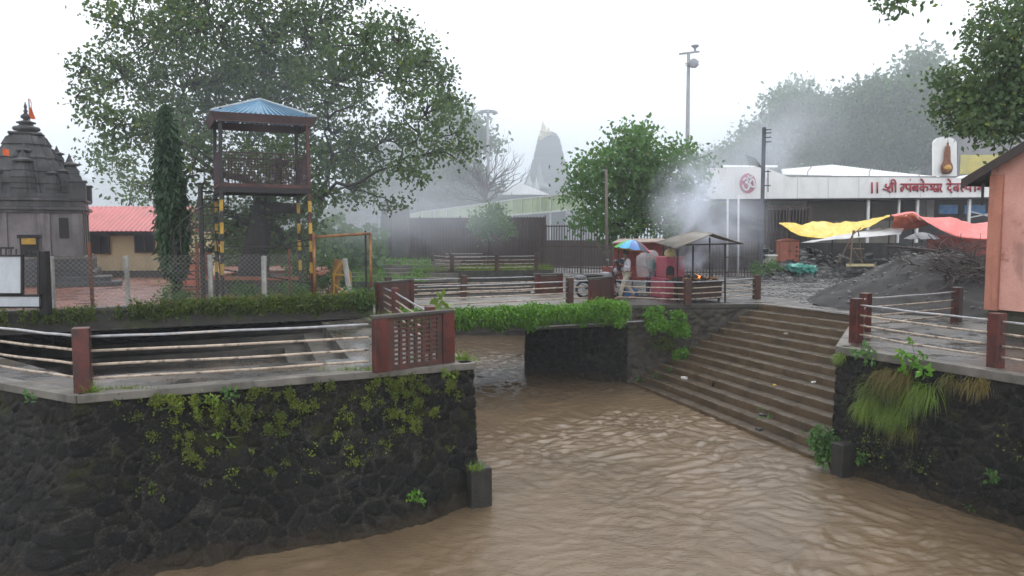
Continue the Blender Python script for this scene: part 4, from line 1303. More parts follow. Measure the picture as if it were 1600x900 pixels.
# ---- big fig tree
TB = V((D(398, 452, 26.5).x, 26.5, YZ)); FK = V((D(405, 300, 26.5).x, 26.5, D(405, 320, 26.5).z))
lob = []
for (px, py, r) in ((195, 120, 62), (150, 125, 36), (182, 195, 55), (250, 55, 80), (185, 30, 50), (240, 205, 72), (300, 130, 85), (330, 35, 95), (420, 60, 95), (400, 150, 85), (500, 35, 90), (520, 130, 75), (572, 60, 62),
                    (300, 262, 62), (240, 292, 40), (620, 120, 62), (665, 178, 52), (692, 236, 34), (665, 92, 40), (600, 220, 62), (540, 240, 62), (560, 292, 42), (505, 310, 48), (440, 255, 75), (350, 330, 55), (430, 340, 60), (640, 265, 40),
                    (400, -60, 115), (250, -55, 90), (540, -55, 90), (610, 315, 26), (700, 150, 44), (712, 205, 36), (722, 235, 24), (680, 110, 40), (640, 70, 55), (128, 105, 26), (120, 150, 20), (330, 390, 35), (460, 395, 35)):
    d_q = 26.5 + random.uniform(-2.6, 2.6); lob.append((D(px, py, d_q), (r*d_q/1200, r*d_q/1200*1.1, r*d_q/1200*.85)))
for (px, py, r, dd_) in ((395, 225, 42, 29.6), (450, 232, 40, 29.2), (425, 265, 38, 29.4), (365, 245, 34, 29), (425, 385, 45, 29.5), (470, 365, 42, 29), (365, 370, 42, 29), (330, 345, 40, 29.5), (380, 120, 90, 30), (480, 120, 90, 30), (300, 190, 80, 29.5), (520, 210, 70, 29.5), (420, 320, 60, 29)):
    lob.append((D(px, py, dd_), r*dd_/1200))
tree('fig_tree', 'huge spreading fig tree behind the watch tower', TB, FK, lob, .5, .15, (M['bark'], M['leaf']), per=40, clump_r=.235, aspect=.66, limb_r=.2, density=1.2, shell=.35)
# ---- mast tree
def column_tree(name, label, base, top, rads, leaf, m, n=5200):
    t = thing(name, label, 'tree', base); base, top = V(base), V(top); wood = MB(); limb(wood, base, top, .1, .02, .02, 7, 8); wood.build('trunk', M['bark'], t)
    pts = []
    for k in range(n):
        h = random.random()
        r = np.interp(h, [q[0] for q in rads], [q[1] for q in rads])
        a = random.random()*6.283; rr = r*(random.random()**.5)*(.85+.35*noise.noise(V((h*9, a, 1))))
        p = base.lerp(top, h); pts.append((p.x+math.cos(a)*rr, p.y+math.sin(a)*rr, p.z))
    P, Fc = leaf_arrays(np.array(pts), leaf, 1.6, .3); np_mesh('crown', P, Fc, m, t); return t
mb0 = V((D(277, 458, 22).x, 22, YZ)); mt0 = D(258, 162, 22)
column_tree('mast_tree', 'narrow weeping evergreen beside the watch tower', mb0, mt0, [(0, 0), (.12, .0), (.14, .35), (.25, .5), (.45, .52), (.7, .44), (.88, .3), (1, .03)], .22, M['leafdark'], 6200)
# ---- weeds in the yard
for px, py, r, lab in ((276, 462, .5, 'green weed clump under the narrow evergreen'), (505, 440, .7, 'leafy weeds between the tower and the iron frame'), (440, 462, .9, 'low weeds along the fence below the tower'), (560, 462, .4, 'weeds under the right post of the iron frame'), (475, 455, .5, 'leafy shrub at the right legs of the tower'), (380, 455, .5, 'shrub in front of the big tree planter')):
    c = G(px, py+8, YZ); cc, pp = clump_points(np.array(c) + np.array([0, 0, .15]), (r, .3, .3), 18, 26, (.12, .12, .1))
    leaf_mass('weeds', lab, 'weeds', pp, .1, M['leaf2'], kind='stuff')
for px, lab in ((470, 'green shrub by the tower foot right of the trunk'), (520, 'broad green shrub left of the yellow barricade')):
    c = D(px, 428, 24.5); cc, pp = clump_points(np.array(c), (.45, .35, .6), 20, 30, (.14, .14, .12)); leaf_mass('shrub', lab, 'shrub', pp, .12, M['leafdull'])
# ================================================================== BACKGROUND: fence, walkway, far temple, masts
M['barred'] = mat('brown_red_bars', (.075, .045, .04), (.045, .032, .03), 3, .6)
M['brownsheet'] = mat('brown_sheet', (.085, .062, .058), (.062, .046, .044), .6, .7, stain=(.04, .034, .034), stain_amt=.6, streak=(.8, .8, .15))
def bar_fence(label, a, b, h, gap, bw, solid=None, z=0):
    a, b = V(a), V(b); d = (b-a); L = d.length; d.normalize()
    t = thing('bar_fence', label, 'fence', a)
    mb = MB(); n = int(L/gap)
    for k in range(n+1):
        p = a + d*gap*k; mb.beam(p, p + UP*h, bw, bw)
    mb.build('bars', M['barred'], t)
    mb = MB()
    for f in (.12, .55, .97): mb.beam(a + UP*h*f, b + UP*h*f, .05, .07)
    n = max(2, int(L/3))
    for k in range(n+1): mb.beam(a + d*L*k/n, a + d*L*k/n + UP*(h+.05), .09, .09)
    mb.build('fence_frame', M['barred'], t)
    if solid:
        mb = MB(); q = UP.cross(d)*.12
        mb.pbox(a + q + UP*.0, d*L, q*.2, UP*h*solid); mb.build('sheet_backing', M['brownsheet'], t)
    return t
bar_fence('tall brown sheeted bar fence behind the garden below the covered walkway', DZ(596, 54), DZ(852, 50), 3.4, .22, .05, .97)
bar_fence('tall open brown bar fence right of the sheeted one', DZ(842, 46), DZ(1060, 40), 2.8, .19, .045)
mb = MB(); mb.box((D(960, 400, 52).x, 54, .9), (13, .5, 1.8)); tag(mb.build('yard_wall', M['brownsheet']), 'dim brown yard wall seen through the open bar fence', 'wall')
mb = MB(); mb.pbox(D(612, 400, 50), V((1.1, 0, 0)), V((0, .8, 0)), UP*3.3); mb.pbox(D(596, 400, 51), V((.4, 0, 0)), V((0, .5, 0)), UP*3.6)
tag(mb.build('gate_pillar', M['concrete_dark'], bevel=.03), 'dark square gate pillar at the left end of the tall fence', 'pillar')
cw = thing('covered_walkway', 'long green sheeted raised walkway climbing behind the fence', 'walkway', D(780, 345, 62))
wl = [(600, 366, 345, 66), (660, 349, 331, 64), (735, 340, 321, 62), (800, 336, 312, 59), (860, 331, 306, 57), (915, 325, 298, 55)]
M['greensheet'] = mat('pale_green_sheet', (.42, .5, .34), (.33, .41, .28), .7, .6, stain=(.22, .25, .2), stain_amt=.5, streak=(1, 1, .2))
mb = MB(); fr = MB()
for (x0, b0, t0, d0), (x1, b1, t1, d1) in zip(wl, wl[1:]):
    for k in range(4):
        f0, f1 = k/4, (k+1)/4
        lerp = lambda p, q, f: p+(q-p)*f
        a = D(lerp(x0, x1, f0), lerp(b0, b1, f0), lerp(d0, d1, f0)); b = D(lerp(x0, x1, f1), lerp(b0, b1, f1), lerp(d0, d1, f1))
        c = D(lerp(x0, x1, f1), lerp(t0, t1, f1), lerp(d0, d1, f1)); e = D(lerp(x0, x1, f0), lerp(t0, t1, f0), lerp(d0, d1, f0))
        mb.slab([a, b, c, e], .04)
        fr.beam(a - V((0, .08, 0)), e - V((0, .08, 0)), .06, .06)
        if k in (0,): fr.beam(a - UP*2.6, a, .12, .12)
    a = D(x0, b0, d0); b = D(x1, b1, d1); c = D(x1, t1, d1); e = D(x0, t0, d0)
    fr.beam(a, b, .16, .12); fr.beam(e, c, .08, .08)
mb.build('side_sheets', M['greensheet'], cw); fr.build('frame', mat('white_steel', (.6, .62, .6), (.5, .52, .5), 2), cw)

# garden bed beyond the bridge
gd = thing('garden_bed', 'raised garden bed with wet dark walls beyond the bridge', 'garden bed', D(668, 430, 44))
ga, gb_, gc = G(668, 452, -.5), G(862, 452, -.4), None
mb = MB(); gtop = .2
p0, p1 = V((-4.9, 42.5, 0)), V((2.4, 44.5, 0))
mb.prism([p0, p1, (2.2, 49), (-4.9, 49)], -.5, gtop); mb.build('bed_wall', M['concrete_dark'], gd, bevel=.03)
C = np.array([np.array(p0.lerp(p1, random.random()) + V((0, random.uniform(.05, 2.2), gtop))) for _ in range(3600)])
P, Fc = blades(C, np.tile(np.array([0, -.1, 1.0]), (3600, 1)), .3, .03, droop=.6)
tag(np_mesh('grass', P, Fc, M['grassy']), 'yellow green grass covering the garden bed', 'grass', kind='stuff')
C = np.array([np.array(V((random.uniform(-10.2, -4.6), 0, 0))) for _ in range(4200)])
for q in range(len(C)):
    k = random.randint(3, 13); C[q, 1] = 37.1 + k*.62 + random.random()*.5 - .9*((C[q, 0]+10.2)/6.6); C[q, 2] = -1.9 + k*.2
keep = np.array([noise.noise(V((c_[0]*.7, c_[1]*.7, 3))) > -.15 for c_ in C]); C = C[keep]
P, Fc = blades(C, np.tile(np.array([0, -.1, 1.0]), (len(C), 1)), .3, .05, droop=.6)
tag(np_mesh('grass', P, Fc, M['fern']), 'green grass sprouting on the far river steps', 'grass', kind='stuff')
railing('garden railing of thin pipes on the front of the bed beyond the bridge', [DZ(676, 44.5, .2), DZ(706, 42.8, .2), DZ(776, 43.3, .2), DZ(838, 44.3, .2)], h=.95, w=.22, pmat='redpaint_dull', thick=.02)
railing('rear garden railing of thin pipes behind the bed beyond the bridge', [DZ(693, 48.5, .2), DZ(703, 48.3, .2), DZ(757, 48.5, .2)], h=.95, w=.18, pmat='redpaint_dull', thick=.02)
tree('small_tree', 'small round bright green tree in front of the tall fence', DZ(762, 47, .2), D(765, 380, 47), [(D(767, 345, 47), (1.15, 1.0, .95)), (D(752, 356, 47), (.8, .8, .6)), (D(784, 352, 47), (.75, .8, .7)), (D(767, 330, 47), (.8, .8, .5))], .07, .2, (M['bark'], M['leaf2']), density=2.1, per=34, clump_r=.28, limb_r=.04)

# masts and poles
M['steel'] = flat('grey_steel_pole', (.33, .33, .36), .5)
lm = thing('light_mast', 'tall light mast with a round ring of lamps near the far temple', 'light mast', D(764, 320, 72))
t_ = D(762, 176, 72); mb = MB(); mb.tube([V((t_.x+.1, 72, 0)), t_], [.2, .11], 8); mb.build('pole', M['steel'], lm, smooth=True)
mb = MB(); ring = [t_ + V((math.cos(a)*.75, math.sin(a)*.75, .1)) for a in np.linspace(0, 2*math.pi, 25)]; mb.tube(ring, .06, 6)
for a in np.linspace(0, 2*math.pi, 7)[:-1]: mb.beam(t_, t_ + V((math.cos(a)*.75, math.sin(a)*.75, .1)), .05, .05)
mb.build('lamp_ring', M['steel'], lm)
for a in np.linspace(0, 2*math.pi, 9)[:-1]:
    mb = MB(); c = t_ + V((math.cos(a)*.8, math.sin(a)*.8, .02)); mb.lathe(c, [(.12, -.14), (.16, -.1), (.1, .1)], 8); mb.build('lamp', M['steel'], lm)
fp_ = thing('floodlight_pole', 'very tall steel pole with crossbar and floodlights behind the round tree', 'floodlight pole', V((D(1077, 240, 58).x, 58, 0)))
t_ = D(1076, 84, 58); mb = MB(); mb.tube([V((t_.x+.05, 58, 0)), t_], [.19, .13], 10); mb.build('pole', M['steel'], fp_, smooth=True)
mb = MB(); mb.beam(D(1061, 84.5, 58), D(1093, 80.5, 58), .12, .14); mb.beam(D(1070, 99, 57.8), D(1093, 96, 57.8), .07, .07); mb.beam(D(1070, 102, 57.8), D(1093, 101.5, 57.8), .07, .07); mb.build('crossbar', M['steel'], fp_)
mb = MB(); mb.lathe(D(1086, 79, 58), [(.06, -.05), (.1, .05), (.1, .15), (.3, .32), (.3, .38)], 10); mb.build('siren_horn', M['steel'], fp_)
mb = MB(); mb.blob(D(1084, 99, 57.7), (.36, .2, .36), 1, .05, 10, 8); mb.build('floodlight', M['steel'], fp_, smooth=True)
up_ = thing('utility_pole', 'dark wooden utility pole with small insulator arms before the white fascia', 'utility pole', V((D(1194, 430, 40).x, 40, 0)))
t_ = D(1194, 199, 40); mb = MB(); mb.box(((t_.x), 40, t_.z/2), (.17, .17, t_.z)); mb.build('pole', flat('dark_pole', (.07, .075, .095), .7), up_, bevel=.02)
mb = MB()
for y in (203, 208, 215, 222): mb.beam(D(1194, y, 39.82), D(1205, y-.5, 39.82), .05, .05); 
for y in (268, 290): mb.beam(D(1194, y, 39.85), D(1204, y, 39.85), .05, .05)
mb.beam(D(1200, 265, 39.85), D(1200, 300, 39.85), .04, .04); mb.build('insulator_arm', M['iron'], up_)
mb = MB()
for k in range(6): mb.tube([D(1191, 262, 40), D(1180-k*1.5, 248+k*2, 40), D(1165+k*1.2, 243+k*3.5, 40.2)], .018, 4)
mb.build('cable', M['iron'], up_)
sp_ = thing('lamp_pole', 'thin grey street pole standing in front of the round tree', 'pole', V((D(949, 440, 33).x, 33, 0)))
mb = MB(); mb.tube([V((D(949, 440, 33).x, 33, 0)), D(947, 264, 33)], [.075, .055], 8); mb.build('pole', flat('brown_grey_pole', (.14, .11, .1), .7), sp_, smooth=True)
for px, d, y0, lab in ((1154, 41, 265, 'thin white pipe post in the smoke left of the utility pole'), (1137, 41.5, 270, 'second thin white pipe post in the smoke')):
    mb = MB(); p = V((D(px, 400, d).x, d, 0)); mb.tube([p, D(px, y0+40, d)], .05, 8); tag(mb.build('pipe_post', M['white'], smooth=True), lab, 'post')

# far temple
M['fartemple'] = mat('far_grey_temple', (.07, .075, .085), (.05, .055, .065), .3, .8)
M['farwhite'] = mat('far_white_plaster', (.55, .56, .56), (.45, .46, .47), .5, .7)
ft = thing('temple_tower', 'hazy grey temple tower with gilded spires in the far middle', 'temple', D(850, 300, 100))
fc = V((D(857, 300, 100).x, 100, 0)); zf = lambda py: D(857, py, 100).z
X_, Y_ = V((1, 0, 0)), V((0, 1, 0))
px2m = 100/1200
mb = MB(); mb.box((fc.x, fc.y, 2.4), (13, 10, 5.2)); spire(mb, fc + UP*0, groove([(5.1, 3.5), (4.0, zf(297)), (3.1, zf(285)), (2.35, zf(262)), (1.95, zf(245)), (1.5, zf(222)), (1.4, zf(216))], .9, .1), X_, Y_)
mb.lathe(V((fc.x, fc.y, zf(216))), [(1.15, 0), (1.27, .2), (1.0, .6), (.55, .8), (.25, .9)], 16)
mb.build('tower', M['fartemple'], ft)
mb = MB()
for px, y0, y1 in ((848, 216, 190), (857, 212, 199), (851, 214, 195), (845, 219, 205)):
    c = D(px, y0, 98.5); h = (y0-y1)*px2m; mb.lathe(c, [(.2, 0), (.3, h*.3), (.42, h*.4), (.22, h*.52), (.16, h*.7), (.05, h)], 8)
mb.build('gilded_finial', mat('dull_gold', (.6, .5, .3), (.5, .42, .26), 1), ft)
mb = MB(); sc2 = V((D(843, 300, 92).x, 92, 0)); spire(mb, sc2, groove([(2.6, 4.0), (2.1, 6.2), (1.0, 7.3)], .6, .08), X_, Y_); mb.build('porch_spire', M['fartemple'], ft)
mb = MB(); mb.lathe(V((sc2.x, sc2.y, 7.2)), [(.7, 0), (1.4, .3), (1.1, .7), (.5, 1.1), (.5, 1.5), (.2, 2), (.28, 2.4), (.02, 3.2)], 12); mb.build('porch_finial', mat('far_pale_stone', (.25, .26, .27), (.2, .21, .22), .5), ft, smooth=True)
for px, py in ((827, 288), (838, 295)):
    mb = MB(); c = D(px, py, 89); mb.lathe(c, [(.3, -1), (.4, 0), (.2, .5), (.1, .9), (.02, 1.4)], 8); mb.build('pinnacle', M['farwhite'], ft)
th = thing('tent_roof_hall', 'low hall with a pale pyramid roof before the far temple', 'hall', D(812, 305, 84))
mb = MB(); c = V((D(812, 305, 84).x, 84, D(812, 304, 84).z)); w_ = 46*84/1200
ap = V((c.x, 87, D(810, 285, 87).z))
base = [c + V((-w_, 0, 0)), c + V((w_, 0, 0)), c + V((w_, 7, 0)), c + V((-w_, 7, 0))]
for i in range(4): mb.poly([base[i], base[(i+1) % 4], ap])
mb.build('roof', M['farwhite'], th)
mb = MB(); mb.box((c.x, 87.5, c.z/2), (w_*1.9, 6.6, c.z-.02)); mb.build('wall', M['fartemple'], th)
mb = MB(); mb.box((D(760, 320, 78).x, 80, 3), (16, 4, 5.7)); tag(mb.build('long_shed', M['fartemple']), 'long dim shed roof left of the pyramid roofed hall', 'shed')

# trees behind
def simple_tree(label, px, pybase, d, lobes, leaf, m, density=1.0, tr=.25, cl=.55, group=None, per=32, name='tree', shell=.5, wood='barkfar', aspect=.55):
    base = V((D(px, pybase, d).x, d, 0)); kq = .86 if group else 1
    lb = [(D(x, y, d + random.uniform(-1.5, 1.5)), r*kq*d/1200) for x, y, r in lobes]
    yy = sum(l[1] for l in lobes)/len(lobes)
    fk = base.lerp(D(sum(l[0] for l in lobes)/len(lobes), yy+30, d), .6)
    return tree(name, label, base, fk, lb, tr, leaf, (M[wood], M[m]), density=density, clump_r=cl, limb_r=tr*.45, per=per, group=group, shell=shell, aspect=aspect)
simple_tree('round bushy bright green tree in front of the white building', 1000, 420, 38, [(990, 240, 52), (935, 275, 40), (1045, 262, 46), (950, 320, 46), (1010, 310, 60), (1065, 310, 38), (912, 292, 22), (1000, 215, 26), (1030, 345, 36), (960, 350, 34), (985, 275, 50), (1060, 235, 22), (1085, 285, 18), (905, 305, 18), (1092, 258, 13), (972, 206, 14), (930, 248, 16), (915, 345, 22), (900, 270, 12)], .24, 'leaf2', 1.6, .16, .36, wood='bark', shell=.62)
R_ = 72
simple_tree('tallest hazy tree behind the white building on the right', 1420, 300, R_, [(1440, 110, 40), (1400, 150, 50), (1460, 160, 45), (1380, 200, 55), (1440, 215, 55), (1350, 165, 45), (1480, 230, 45)], .5, 'leafdull', 1.0, .4, .8, 'trees behind the white building')
simple_tree('broad hazy tree behind the middle of the white building', 1310, 300, R_+4, [(1310, 185, 52), (1270, 205, 48), (1340, 225, 50), (1290, 245, 40), (1240, 175, 40), (1370, 250, 40)], .5, 'leafdull', 1.1, .35, .8, 'trees behind the white building')
simple_tree('pale hazy tree fading into the smoke behind the emblem', 1190, 300, R_+14, [(1190, 220, 42), (1230, 170, 34), (1165, 245, 30), (1215, 250, 40), (1250, 145, 22)], .55, 'leafdull', .9, .3, .9, 'trees behind the white building')
simple_tree('faint small tree far behind the left end of the white building', 1122, 270, 95, [(1122, 248, 20), (1108, 255, 14), (1138, 256, 14)], .6, 'leafdull', .9, .2, .8)
simple_tree('dim tree behind the yellow building at the far right', 1520, 300, 72, [(1520, 200, 45), (1570, 190, 50), (1500, 240, 40)], .5, 'leafdull', 1.1, .35, .8)
simple_tree('hazy bluish tree standing behind the fig tree on the right', 690, 370, 78, [(705, 185, 30), (730, 205, 26), (690, 230, 36), (660, 280, 50), (620, 310, 50), (700, 300, 50), (650, 330, 40), (755, 225, 16)], .55, 'leafdull', 1.1, .35, .8)
simple_tree('second hazy tree left of the bare tree', 640, 370, 84, [(590, 300, 45), (560, 340, 45), (740, 300, 36), (720, 270, 30), (630, 250, 40)], .55, 'leafdull', 1.0, .35, .8)
simple_tree('thin feathery pale tree behind the red roofed house', 215, 330, 52, [(165, 240, 22), (190, 265, 24), (175, 225, 16), (215, 290, 26), (155, 255, 12)], .3, 'leafdull', .55, .14, .7)
bt_ = thing('bare_tree', 'leafless branching tree beside the light mast', 'tree', V((D(762, 330, 68).x, 68, 0)))
wood = MB(); b0 = V((D(762, 330, 68).x, 68, 0)); f0 = D(760, 290, 68); limb(wood, b0, f0, .22, .15, .03)
for k in range(34):
    a = random.uniform(-1.35, 1.35); L_ = random.uniform(35, 75)*68/1200
    s_ = b0.lerp(f0, random.uniform(.75, 1)); e = s_ + V((math.sin(a)*L_, random.uniform(-1.5, 1.5), math.cos(a)*L_*.75 + .4))
    lp = limb(wood, s_, e, .07, .02, .12, 5, 5)
    for q in range(4):
        s2 = random.choice(lp[2:]); e2 = s2 + (e-s_)*.35 + V((random.gauss(0, .6), random.gauss(0, .4), random.uniform(.1, .9))); limb(wood, s2, e2, .03, .012, .15, 4, 3)
wood.build('trunk', M['barkfar'], bt_)
def far_wood(label, x0, x1, y0, y1, d, n, leaf=.9):
    pts = []
    for _ in range(n):
        px = random.uniform(x0, x1); top = y0 + (y1-y0)*(.28 + .5*noise.noise(V((px*.02, d, 1))) + .2*noise.noise(V((px*.09, d, 4))))
        py = random.uniform(min(top, y1-4), y1); pts.append(np.array(D(px, py, d + random.uniform(-5, 5))))
    return leaf_mass('treeline', label, 'wood', pts, leaf, M['leafdull'], kind='stuff', aspect=.8)
far_wood('faint far wooded slope left behind the house', -60, 330, 255, 335, 150, 4200, 1.6)
far_wood('hazy wood behind the fig tree and fence', 230, 760, 290, 380, 92, 5200, 1.0)
far_wood('dim undergrowth behind the tower in the yard', 270, 600, 330, 430, 48, 5200, .45)
far_wood('hazy wood behind the white building roof', 1100, 1620, 245, 300, 96, 3200, 1.0)
far_wood('faint far wood behind the temple tower', 760, 1130, 270, 330, 190, 2600, 1.8)
mb = MB(); mb.grid(lambda u, v: V((-260 + 520*u, 215 + 30*v, -1 + 14*v*(.6+.5*noise.noise(V((u*6, 2, 0)))))), 60, 4)
tag(mb.build('hills', mat('far_green_hill', (.05, .08, .04), (.04, .06, .035), .1, .9), smooth=True), 'faint far green hills behind the town', 'hills', kind='structure')

# near tree at the top right
TRB = V((18.5, 21.5, 0)); lob = []
for px, py, r in ((1590, 60, 60), (1560, 130, 52), (1520, 110, 36), (1500, 150, 34), (1560, 190, 44), (1600, 180, 50), (1500, 185, 26), (1545, 60, 34), (1600, 0, 60), (1585, 215, 34), (1480, 120, 18), (1640, 120, 90), (1660, 30, 90), (1530, 205, 24), (1575, 95, 50), (1530, 165, 40), (1540, 30, 26), (1495, 130, 26), (1580, 150, 50), (1475, 165, 16)):
    dq = 20 + random.uniform(-1.2, 1.2); lob.append((D(px, py, dq), (r*dq/1200, r*dq/1200*1.2, r*dq/1200*.85)))
lob.append((D(1398, 6, 19), (.34, .4, .2))); lob.append((D(1420, -22, 19), (.5, .4, .3)))
lob.append((D(1500, -60, 19), (1.0, .6, .5)))
tree('fig_tree', 'dark leafy tree leaning in at the top right over the pink building', TRB, V((17, 21, 5.2)), lob, .4, .14, (M['bark'], M['leaf']), density=2.3, per=38, clump_r=.22, aspect=.62, limb_r=.1, shell=.4)

# ================================================================== WHITE BUILDING
BD = 50.0
wb = thing('office_building', 'long white fronted building with red Devanagari lettering and emblem disc', 'building', V((20, BD, 0)))
M['fascia'] = mat('white_fascia_panel', (.8, .8, .78), (.73, .73, .72), .8, .5, stain=(.42, .42, .42), stain_amt=.35, streak=(1, 1, .2))
def at(px, py, dd=0): return D(px, py, BD+dd)
mb = MB(); mb.slab([at(1114, 311), at(1545, 308), at(1610, 307), at(1610, 288), at(1545, 278), at(1375, 277), at(1234, 277), at(1197, 262), at(1114, 262)], .25)
mb.build('fascia', M['fascia'], wb)
mb = MB(); mb.slab([at(1103, 310, 1.5), at(1113.6, 311, .05), at(1113.6, 262, .05), at(1103, 263, 1.5)], .1); mb.build('fascia_return', M['fascia'], wb)
mb = MB()
for px in np.arange(1150, 1600, 48): mb.beam(at(px, 310, -.004), at(px, 278, -.004), .02, .012)
mb.build('panel_joint', flat('panel_joint_grey', (.4, .4, .4)), wb)
M['whiteroof'] = mat('white_ribbed_roof', (.8, .8, .8), (.74, .74, .74), 1, .45)
def roofsheet(name, a, b, c, e):
    mb = MB(); a, b, c, e = V(a), V(b), V(c), V(e); n = 70; nm = (b-a).cross(e-a).normalized()
    mb.grid(lambda u, v: a.lerp(b, u).lerp(e.lerp(c, u), v) + nm*(.05 if int(round(u*n)) % 2 else 0), n, 1)
    return mb.build(name, M['whiteroof'], wb, solid=.03)
roofsheet('roof', at(1222, 273, .4), at(1298, 275, .4), at(1300, 258, 7), at(1221, 265, 7))
roofsheet('roof', at(1298, 276, .4), at(1470, 277, .4), at(1452, 276, 7), at(1300, 258, 7))
roofsheet('roof', at(1492, 279, .4), at(1610, 277, .4), at(1610, 258, 7), at(1500, 276, 7))
roofsheet('roof', at(1130, 262, 1), at(1215, 262, 1), at(1215, 259, 6), at(1130, 259, 6))
mb = MB(); mb.beam(at(1215, 274.8, .3), at(1462, 276.2, .3), .06, .06); mb.build('gutter', flat('grey_gutter', (.25, .25, .26)), wb)
for px in (1262, 1358, 1436, 1478):
    mb = MB(); mb.tube([at(px, 276, .1), at(px, 268, .1), at(px+7, 259, .1)], .03, 5); mb.build('antenna_bracket', M['steel'], wb)
# recess below
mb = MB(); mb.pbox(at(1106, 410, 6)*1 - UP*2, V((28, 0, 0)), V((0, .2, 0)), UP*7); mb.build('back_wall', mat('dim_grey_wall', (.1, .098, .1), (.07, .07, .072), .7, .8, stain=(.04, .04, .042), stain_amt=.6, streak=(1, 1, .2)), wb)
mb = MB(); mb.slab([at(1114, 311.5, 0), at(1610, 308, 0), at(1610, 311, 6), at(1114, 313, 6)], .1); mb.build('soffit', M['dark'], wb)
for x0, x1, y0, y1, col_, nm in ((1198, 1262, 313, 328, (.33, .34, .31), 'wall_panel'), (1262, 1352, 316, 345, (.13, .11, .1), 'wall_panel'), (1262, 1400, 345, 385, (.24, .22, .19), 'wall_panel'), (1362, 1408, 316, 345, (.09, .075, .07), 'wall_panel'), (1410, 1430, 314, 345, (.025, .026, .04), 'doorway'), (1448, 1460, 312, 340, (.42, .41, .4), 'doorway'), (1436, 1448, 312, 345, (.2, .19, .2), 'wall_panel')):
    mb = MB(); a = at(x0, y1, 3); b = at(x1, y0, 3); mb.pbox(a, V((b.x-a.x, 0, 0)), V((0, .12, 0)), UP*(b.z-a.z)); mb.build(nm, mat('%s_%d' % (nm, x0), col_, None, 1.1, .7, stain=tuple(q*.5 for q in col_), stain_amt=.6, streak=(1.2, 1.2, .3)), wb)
for px in (1357, 1405, 1434, 1515):
    mb = MB(); p = at(px, 309, .4); mb.box((p.x, p.y, p.z/2), (.16 if px != 1405 else .1, .16, p.z)); mb.build('column', M['white'], wb)
for x0, x1 in ((1468, 1497), (1507, 1540)):
    mb = MB(); a = at(x0, 334, 2.6); b = at(x1, 320, 2.6); mb.pbox(a, V((b.x-a.x, 0, 0)), V((0, .1, 0)), UP*(b.z-a.z)); mb.build('blue_shutter', mat('blue_shutter_%d' % x0, (.06, .25, .6), (.2, .35, .55), 3, .5), wb)
mb = MB(); mb.beam(at(1515, 330, 1), at(1545, 338, 1), .07, .07); mb.beam(at(1515, 340, 1), at(1545, 334, 1), .07, .07); mb.build('brace_pipe', M['white'], wb)
# emblem disc
ec = at(1168.5, 286.5, -.06); mb = MB()
n_ = 32; ringp = [ec + V((math.cos(a)*.52, 0, math.sin(a)*.64)) for a in np.linspace(0, 2*math.pi, n_+1)[:-1]]
mb.slab([p for p in ringp], .05); M['crimson'] = mat('crimson_sign_paint', (.36, .02, .045), (.32, .02, .04), 4, .4)
em = mb.build('emblem_disc', mat('rose_disc', (.5, .12, .2), (.46, .1, .18), 4, .45), wb)
def stroke_set(mb, strokes, conv, r, y=-.0):
    for s_ in strokes:
        pts = [conv(*q) for q in s_]
        if len(pts) > 2:       # smooth the bends
            for _ in range(2):
                q2 = [pts[0]]
                for a, b in zip(pts, pts[1:]): q2 += [a.lerp(b, .25), a.lerp(b, .75)]
                q2.append(pts[-1]); pts = q2
        mb.tube(pts, r, 6)
omc = lambda zx, zy: at(1100 + zx/13.233, 250 + zy/13.233, -.13)
mb = MB(); stroke_set(mb, [[(815, 425), (850, 372), (910, 400), (890, 455), (850, 470), (930, 500), (930, 590), (870, 635), (800, 570), (800, 510)], [(920, 520), (985, 560), (1040, 560), (1045, 470), (1010, 390), (955, 430), (930, 500), (985, 545)], [(905, 320), (935, 385), (985, 350), (1000, 320)], [(950, 312), (968, 300)]], omc, .062)
mb.build('om_symbol', flat('white_symbol', (.75, .72, .74)), em, smooth=True)
